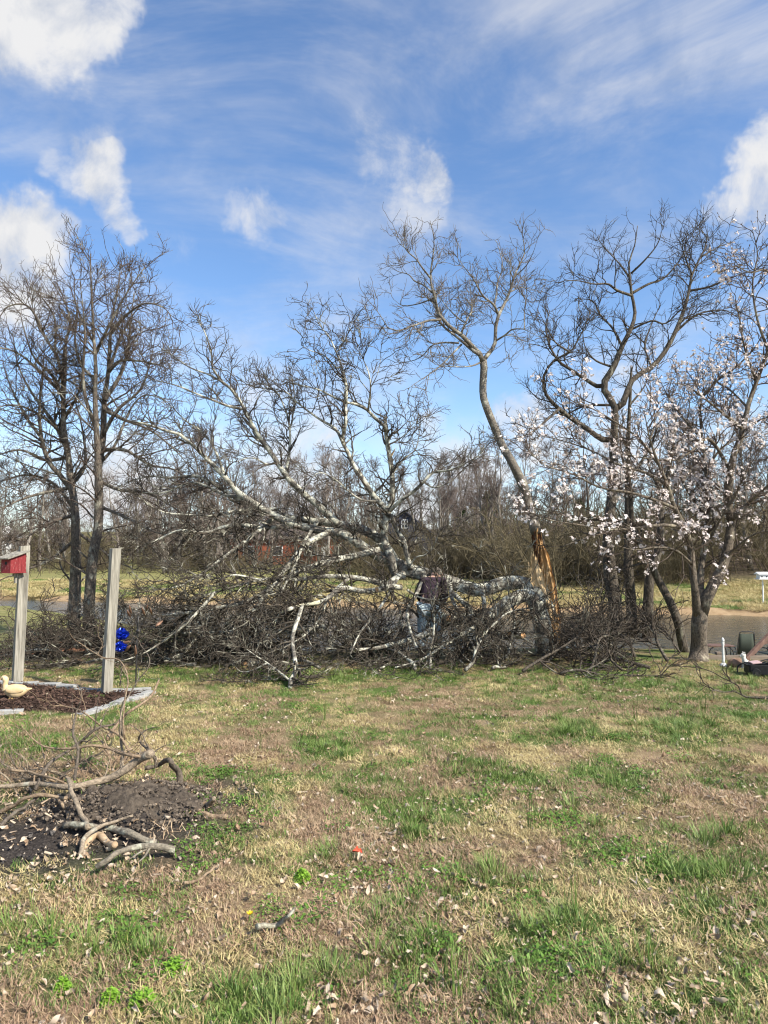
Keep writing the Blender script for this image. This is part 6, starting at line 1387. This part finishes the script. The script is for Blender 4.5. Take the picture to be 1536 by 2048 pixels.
# ------------------------------------------------------------------ ground cover
def tuft(kind, seed):
    g = np.random.default_rng(seed); V, F = [], []
    def blade(p, a, L, w, lean, curl, segs=3):
        d = np.array([math.cos(a), math.sin(a), 0]); s = np.array([-math.sin(a), math.cos(a), 0]); o = len(V)
        c = np.array([p[0], p[1], -.004]); th = lean
        for k in range(segs+1):
            ww = w*(1-(k/segs)**1.6*.92); V.extend([c-s*ww, c+s*ww]); c = c + (math.sin(th)*d + math.cos(th)*np.array([0, 0, 1]))*L/segs; th += curl
        for k in range(segs): F.append((o+2*k, o+2*k+1, o+2*k+3, o+2*k+2))
    if kind == 'straw':
        for _ in range(120):
            r = .105*math.sqrt(g.random()); t = g.random()*6.28; blade((r*math.cos(t), r*math.sin(t)), g.random()*6.28, g.uniform(.018, .055), g.uniform(.0011, .0022), g.uniform(.7, 1.5), g.uniform(-.15, .3), 2)
    elif kind == 'green':
        for _ in range(44):
            r = .055*g.random(); t = g.random()*6.28; blade((r*math.cos(t), r*math.sin(t)), t+g.normal()*.6, g.uniform(.045, .115), g.uniform(.0014, .0026), g.uniform(.05, .8), g.uniform(.08, .42), 3)
    elif kind == 'short':
        for _ in range(85):
            r = .09*math.sqrt(g.random()); t = g.random()*6.28; blade((r*math.cos(t), r*math.sin(t)), g.random()*6.28, g.uniform(.018, .045), g.uniform(.0013, .0022), g.uniform(.2, 1.1), g.uniform(.05, .4), 2)
    elif kind == 'weed':
        for _ in range(110):
            r = .085*math.sqrt(g.random()); t = g.random()*6.28; p = np.array([r*math.cos(t), r*math.sin(t), g.uniform(.004, .03)]); a = g.random()*6.28; s = g.uniform(.004, .009)
            d = np.array([math.cos(a), math.sin(a), g.normal()*.35]); e = np.array([-math.sin(a), math.cos(a), g.normal()*.35])*.7; o = len(V); V.extend([p-d*s, p+e*s, p+d*s, p-e*s]); F.append((o, o+1, o+2, o+3))
    elif kind == 'onion':
        for _ in range(13):
            blade((g.normal()*.015, g.normal()*.015), g.random()*6.28, g.uniform(.14, .24), .0016, g.uniform(.02, .25), g.uniform(.0, .12), 4)
    elif kind == 'leaf':
        L = .028*g.uniform(.7, 1.3); W = L*g.uniform(.42, .62); cu = g.uniform(-30, 40); fo = g.uniform(.1, 1.5)*g.choice([-1, 1, 1]); nx, ny = 6, 4
        for i in range(nx):
            u = -1+2*i/(nx-1); ww = W*(1-abs(u)**1.8)**.7*(1+.28*g.normal())+.0006
            for j in range(ny):
                v = -1+2*j/(ny-1); V.append(np.array([L*u, ww*v, cu*(L*u)**2 + fo*abs(v)*ww + .003*g.normal()]))
        for i in range(nx-1):
            for j in range(ny-1): F.append((i*ny+j, i*ny+j+1, (i+1)*ny+j+1, (i+1)*ny+j))
        V = [v + np.array([0, 0, .006]) for v in V]
    elif kind == 'chip':
        L = .02*g.uniform(.6, 1.6); W = .004*g.uniform(.7, 1.6); v, f = box_geo((0, 0, .005), (L*2, W*2, W*1.2)); v += g.normal(size=v.shape)*.0012; V = list(v); F = [tuple(q) for q in f]
    elif kind == 'char':
        s = .012*g.uniform(.5, 1.5); v, f = ell((0, 0, s*.3), (s, s*g.uniform(.5, .9), s*.6), 7, 5); v = v*(1+.2*g.normal(size=(len(v), 1))); V = list(v); F = [tuple(q) for q in f]
    return np.array(V), np.array(F)

def scatter(name, kind, nvar, mat, xy, scale, label, zoff=0.0, tilt=0.0, seed=0, cat=None):
    cl = bpy.data.collections.new(name + '_pieces')
    for i in range(nvar):
        v, f = tuft(kind, seed*31+i+1); me = mesh_np(kind, v, [f], M[mat], kind not in ('chip', 'char'))
        cl.objects.link(bpy.data.objects.new(f'{kind}_piece_{i}', me))
    g = np.random.default_rng(seed+500); K = len(xy)
    z = ground_z(xy[:, 0], xy[:, 1]) + zoff
    me = bpy.data.meshes.new(name); me.vertices.add(K); me.vertices.foreach_set('co', np.stack([xy[:, 0], xy[:, 1], z], 1).astype(np.float32).ravel())
    rot = np.stack([g.normal(size=K)*tilt, g.normal(size=K)*tilt, g.random(K)*6.283], 1)
    a = me.attributes.new('rot', 'FLOAT_VECTOR', 'POINT'); a.data.foreach_set('vector', rot.astype(np.float32).ravel())
    a = me.attributes.new('scl', 'FLOAT', 'POINT'); a.data.foreach_set('value', (scale*(g.uniform(.65, 1.35, K) if kind != 'leaf' else .45+1.1*g.random(K)**1.8)).astype(np.float32))
    o = link(name, me); tag(o, label, cat, None, 'stuff')
    ng = bpy.data.node_groups.new(name, 'GeometryNodeTree'); ng.interface.new_socket('Geometry', in_out='INPUT', socket_type='NodeSocketGeometry'); ng.interface.new_socket('Geometry', in_out='OUTPUT', socket_type='NodeSocketGeometry')
    N = ng.nodes.new; L = ng.links.new
    gi, go = N('NodeGroupInput'), N('NodeGroupOutput'); ip = N('GeometryNodeInstanceOnPoints'); ci = N('GeometryNodeCollectionInfo'); ci.inputs['Collection'].default_value = cl; ci.inputs['Separate Children'].default_value = True; ci.inputs['Reset Children'].default_value = True
    na = N('GeometryNodeInputNamedAttribute'); na.data_type = 'FLOAT_VECTOR'; na.inputs['Name'].default_value = 'rot'
    nb = N('GeometryNodeInputNamedAttribute'); nb.data_type = 'FLOAT'; nb.inputs['Name'].default_value = 'scl'
    L(gi.outputs[0], ip.inputs['Points']); L(ci.outputs[0], ip.inputs['Instance']); ip.inputs['Pick Instance'].default_value = True
    er = N('FunctionNodeEulerToRotation'); L(na.outputs[0], er.inputs[0]); L(er.outputs[0], ip.inputs['Rotation']); L(nb.outputs[0], ip.inputs['Scale']); L(ip.outputs[0], go.inputs[0])
    md = o.modifiers.new('scatter', 'NODES'); md.node_group = ng
    return o

def build_cover():
    g = np.random.default_rng(44)
    def field(n, ymax=11.2, pw=1.35):
        """more pieces where the lawn is near"""
        u = g.random(n); y = 1.75*((ymax/1.75)**u) if pw is None else (1.75**(1-pw+1) + u*(ymax**(2-pw) - 1.75**(2-pw)))**(1/(2-pw))
        x = (g.random(n)-.5)*2*(.74*y+.7); return np.stack([x, y], 1)
    def keep(xy, p): return xy[g.random(len(xy)) < p]
    def free(xy): return (1-ashness(xy[:, 0], xy[:, 1]))*(~in_poly(xy[:, 0], xy[:, 1], BED))
    xy = field(12000); gr = greenness(xy[:, 0], xy[:, 1]); br = sstep(.36, .56, fbm(xy[:, 0], xy[:, 1], 1.6, 201, 4)); pk = g.random(len(xy)) < br
    k_ = keep(xy[~pk], (free(xy)*(1-.62*gr))[~pk]); scatter('dry_grass', 'straw', 6, 'straw', k_, 1.0, 'short tan dead grass over the lawn', seed=1, tilt=.15, cat='grass')
    k_ = keep(xy[pk], (free(xy)*(1-.62*gr))[pk]); scatter('brown_dry_grass', 'straw', 6, 'straw_brown', k_, 1.0, 'pinkish brown patches of dead grass', seed=11, tilt=.15, cat='grass')
    xy = field(10500); gr = greenness(xy[:, 0], xy[:, 1])
    scatter('green_grass', 'short', 5, 'green', keep(xy, free(xy)*np.clip(gr*.95, .05, 1)), 1.0, 'short green grass between the dead grass', seed=2, tilt=.15, cat='grass')
    # taller clumps sit in the middle of the green patches
    xy = field(13500); px, py = pix(xy[:, 0], xy[:, 1]); c = np.zeros(len(xy))
    for bx, by, rx, ry, a in [(665, 1492, 38, 15, 1), (975, 1546, 52, 18, 1), (1150, 1462, 60, 15, 1), (1360, 1456, 60, 16, .9), (815, 1880, 62, 36, 1), (790, 1805, 40, 25, .7), (1115, 1860, 68, 30, 1), (1390, 1742, 66, 24, 1), (850, 1655, 45, 25, .8), (1240, 1640, 60, 25, .3), (520, 2010, 80, 36, .9), (650, 1960, 80, 30, .4), (970, 1775, 90, 30, .5), (1450, 1690, 50, 30, .6), (260, 1900, 60, 25, .4), (1240, 1372, 260, 12, .5), (700, 1352, 330, 9, .6), (660, 1722, 30, 20, .5), (1250, 1940, 100, 40, .3), (1000, 1980, 90, 40, .35), (60, 1870, 45, 20, .5)]:
        c = np.maximum(c, a*np.exp(-(((px-bx)/rx)**2+((py-by)/ry)**2)))
    scatter('grass_clumps', 'green', 6, 'green', keep(xy, free(xy)*c*.85), 1.0, 'taller clumps of green grass standing out of the dead lawn', seed=3, tilt=.12, cat='grass')
    xy = field(7500); px, py = pix(xy[:, 0], xy[:, 1]); c = .40*sstep(.58, .70, fbm(xy[:, 0], xy[:, 1], 2.6, 77, 3)) + .02
    for bx, by, rx, ry, a in [(430, 1675, 62, 30, 1), (400, 1715, 60, 25, .9), (520, 1600, 50, 30, .8), (60, 1490, 90, 25, .7), (250, 1890, 80, 35, .7), (60, 1868, 50, 25, 1), (300, 1770, 40, 15, .7), (600, 1765, 20, 12, .8), (1210, 1535, 50, 15, .6), (700, 1520, 60, 20, .3), (330, 1400, 140, 12, .4), (470, 1560, 80, 20, .4), (1300, 1560, 120, 25, .35), (130, 1985, 60, 25, .5), (200, 1830, 40, 15, .4)]:
        c = np.maximum(c, a*np.exp(-(((px-bx)/rx)**2+((py-by)/ry)**2)))
    scatter('low_weeds', 'weed', 5, 'weed', keep(xy, (.35+.65*free(xy))*c*.9), 1.0, 'low leafy green weeds in the lawn', seed=4, tilt=.1, cat='weeds')
    xy = field(260); scatter('wild_onion', 'onion', 4, 'green', keep(xy, free(xy)*.25), 1.0, 'thin upright wild onion leaves in the lawn', seed=5, cat='weeds')
    xy = field(37000, 11.6); px, py = pix(xy[:, 0], xy[:, 1]); lf = .28 + .5*sstep(.42, .66, fbm(xy[:, 0], xy[:, 1], 1.2, 87, 3))
    lf = np.maximum(lf, np.exp(-(((px-60)/170)**2+((py-1770)/55)**2))); lf = np.maximum(lf, .8*np.exp(-(((px-1480)/190)**2+((py-1830)/150)**2))); lf = np.maximum(lf, .8*np.exp(-(((px-60)/200)**2+((py-1318)/22)**2)))
    lf *= np.where(py < 1560, .45, 1); lf = np.maximum(lf, .55*ashness(xy[:, 0], xy[:, 1]))
    scatter('leaf_litter', 'leaf', 14, 'leaf', keep(xy, lf*.95), .52, 'small dry leaves littering the lawn', .012, .45, 6, cat='leaf litter')
    xy = field(3000); ash = ashness(xy[:, 0], xy[:, 1]); scatter('wood_chips', 'chip', 6, 'chip', keep(xy, .06+.7*ash), 1.0, 'pale wood chips and splinters on the ground', .01, .3, 7, cat='wood chips')
    xy = field(9000, 6.5); ash = ashness(xy[:, 0], xy[:, 1]); scatter('char_bits', 'char', 5, 'char', keep(xy, ash*.9), .8, 'black charred bits and clods on the burnt patch', .0, .4, 8, cat='charcoal')
    n = 5200; x = g.uniform(-26, 24, n); y = pond_far(x) + .25 + 11*g.random(n)**1.4; xy = np.stack([x, y], 1); kg = fbm(x, y, .5, 301, 3)
    scatter('far_bank_straw', 'straw', 4, 'straw', xy[kg < .60], 3.4, 'dry tussocky grass on the far bank of the pond', seed=21, tilt=.1, cat='grass')
    scatter('far_bank_grass', 'short', 4, 'green', xy[kg >= .58], 2.6, 'green grass on the far bank of the pond', seed=22, tilt=.1, cat='grass')
    t = g.random(900)*6.283; q = np.sqrt(g.random(900)); xy = np.stack([MOUND[0]+.03+q*.55*np.cos(t), MOUND[1]-.03+q*.42*np.sin(t)], 1)
    scatter('earth_clods', 'char', 5, 'clod', xy, .75, 'crumbs and clods of brown earth on the dirt mound', .025, .5, 23, cat='earth')
    # larger single leaves in front
    lm = [mesh_np('dry_leaf', tuft('leaf', 900+i)[0]*1.0, [tuft('leaf', 900+i)[1]], M['leaf']) for i in range(8)]
    gg = np.random.default_rng(61); n = 0
    while n < 150:
        px, py = gg.uniform(20, 1520), 1600+440*gg.random()**.8
        p = G(px, py); 
        if gg.random() > .35+.65*float(fbm(p[0], p[1], 1.2, 87, 3) > .5): continue
        o = link('dry_leaf', lm[n % 8]); o.location = (p[0], p[1], gz(p[0], p[1])+.022+.015*gg.random()); o.rotation_euler = (gg.normal()*.6, gg.normal()*.6, gg.random()*6.28); s = gg.uniform(.5, .85); o.scale = (s, s, s)
        zl = 'burnt patch' if ashness(np.array([p[0]]), np.array([p[1]]))[0] > .5 else ('left part of the front lawn' if px < 512 else 'middle of the front lawn' if px < 1024 else 'right part of the front lawn')
        tag(o, 'curled pale tan dry leaf lying on the ' + zl, 'leaf', 'dry leaves on the ' + zl); n += 1
    # bright cushions of ground cover
    for px, py, r, lab in [(350, 1946, 27, 'bright lime green round cushion weed, the largest, on the lower left lawn'), (285, 2012, 26, 'bright lime green cushion weed near the bottom edge'), (125, 1982, 15, 'small bright lime green cushion weed at lower left'), (604, 1764, 15, 'bright lime green weed beside the white stick'), (220, 2004, 18, 'darker green cushion weed left of the bottom cushion')]:
        p = G(px, py); rm = PXM(r, p[1])*1.05; K = 520; t = gg.random(K)*6.28; q = np.sqrt(gg.random(K)); dx = q*np.cos(t)*rm*(1+.12*gg.normal(size=K)); dy = q*np.sin(t)*rm*(1+.12*gg.normal(size=K)); h = (1-q**2)*.045+.006*gg.normal(size=K)+.008
        c = np.stack([dx, dy, h], 1); a = gg.random(K)*6.28; s = gg.uniform(.004, .0075, K)
        d = np.stack([np.cos(a), np.sin(a), gg.normal(size=K)*.4], 1)*s[:, None]; e = np.stack([-np.sin(a), np.cos(a), gg.normal(size=K)*.4], 1)*s[:, None]*.75
        V = np.stack([c-d, c+e, c+d, c-e], 1).reshape(-1, 3); o = link('cushion_weed', mesh_np('cushion_weed', V, [np.arange(K*4).reshape(K, 4)], M['lime'], True)); o.location = (p[0], p[1], gz(p[0], p[1])); tag(o, lab, 'weed')
    # dandelion
    p = G(497, 1845); o = empty('dandelion', (p[0], p[1], gz(p[0], p[1])), 'single yellow dandelion flower beside the forked white stick', 'flower')
    part('stem', rod([(0, 0, 0), (.004, 0, .02), (.005, 0, .035)], .0018, 6), M['weed'], o)
    V, F = [], []
    for k in range(46):
        a = gg.random()*6.28; r = .015*math.sqrt(gg.random()); L_ = .009; c = np.array([.005, 0, .036]); d = np.array([math.cos(a), math.sin(a), .5+.6*gg.random()]); s = np.array([-math.sin(a), math.cos(a), 0])*.0022; i0 = len(V)
        V += [c+d*r*.4-s, c+d*r*.4+s, c+d*(r*.4+L_)+s, c+d*(r*.4+L_)-s]; F.append((i0, i0+1, i0+2, i0+3))
    part('petals', (np.array(V), np.array(F)), M['yellow'], o)
    p = G(713, 1716); v, f = tuft('leaf', 977); o = link('red_scrap', mesh_np('red_scrap', v*1.0, [f], M['red_scrap'])); o.location = (p[0], p[1], gz(p[0], p[1])+.03); o.rotation_euler = (.5, .3, .4); tag(o, 'small curled bright red scrap on the middle lawn', 'scrap')
build_cover()

# ------------------------------------------------------------------ look-alikes: say which one, counted across the picture
def tell_apart():
    names = ['first', 'second', 'third', 'fourth', 'fifth', 'sixth', 'seventh', 'eighth', 'ninth', 'tenth', 'eleventh', 'twelfth', 'thirteenth', 'fourteenth', 'fifteenth', 'sixteenth', 'seventeenth', 'eighteenth', 'nineteenth', 'twentieth']
    by = {}
    for o in COL.objects:
        if o.parent is None and 'label' in o and 'category' in o: by.setdefault(o['label'], []).append(o)
    for lab, lot in by.items():
        if 1 < len(lot) <= 20 and len(lab.split()) <= 12:
            lot.sort(key=lambda o: pix(o.location.x, o.location.y, o.location.z)[0])
            for i, o in enumerate(lot): o['label'] = lab + ', ' + names[i] + ' from the left'
tell_apart()
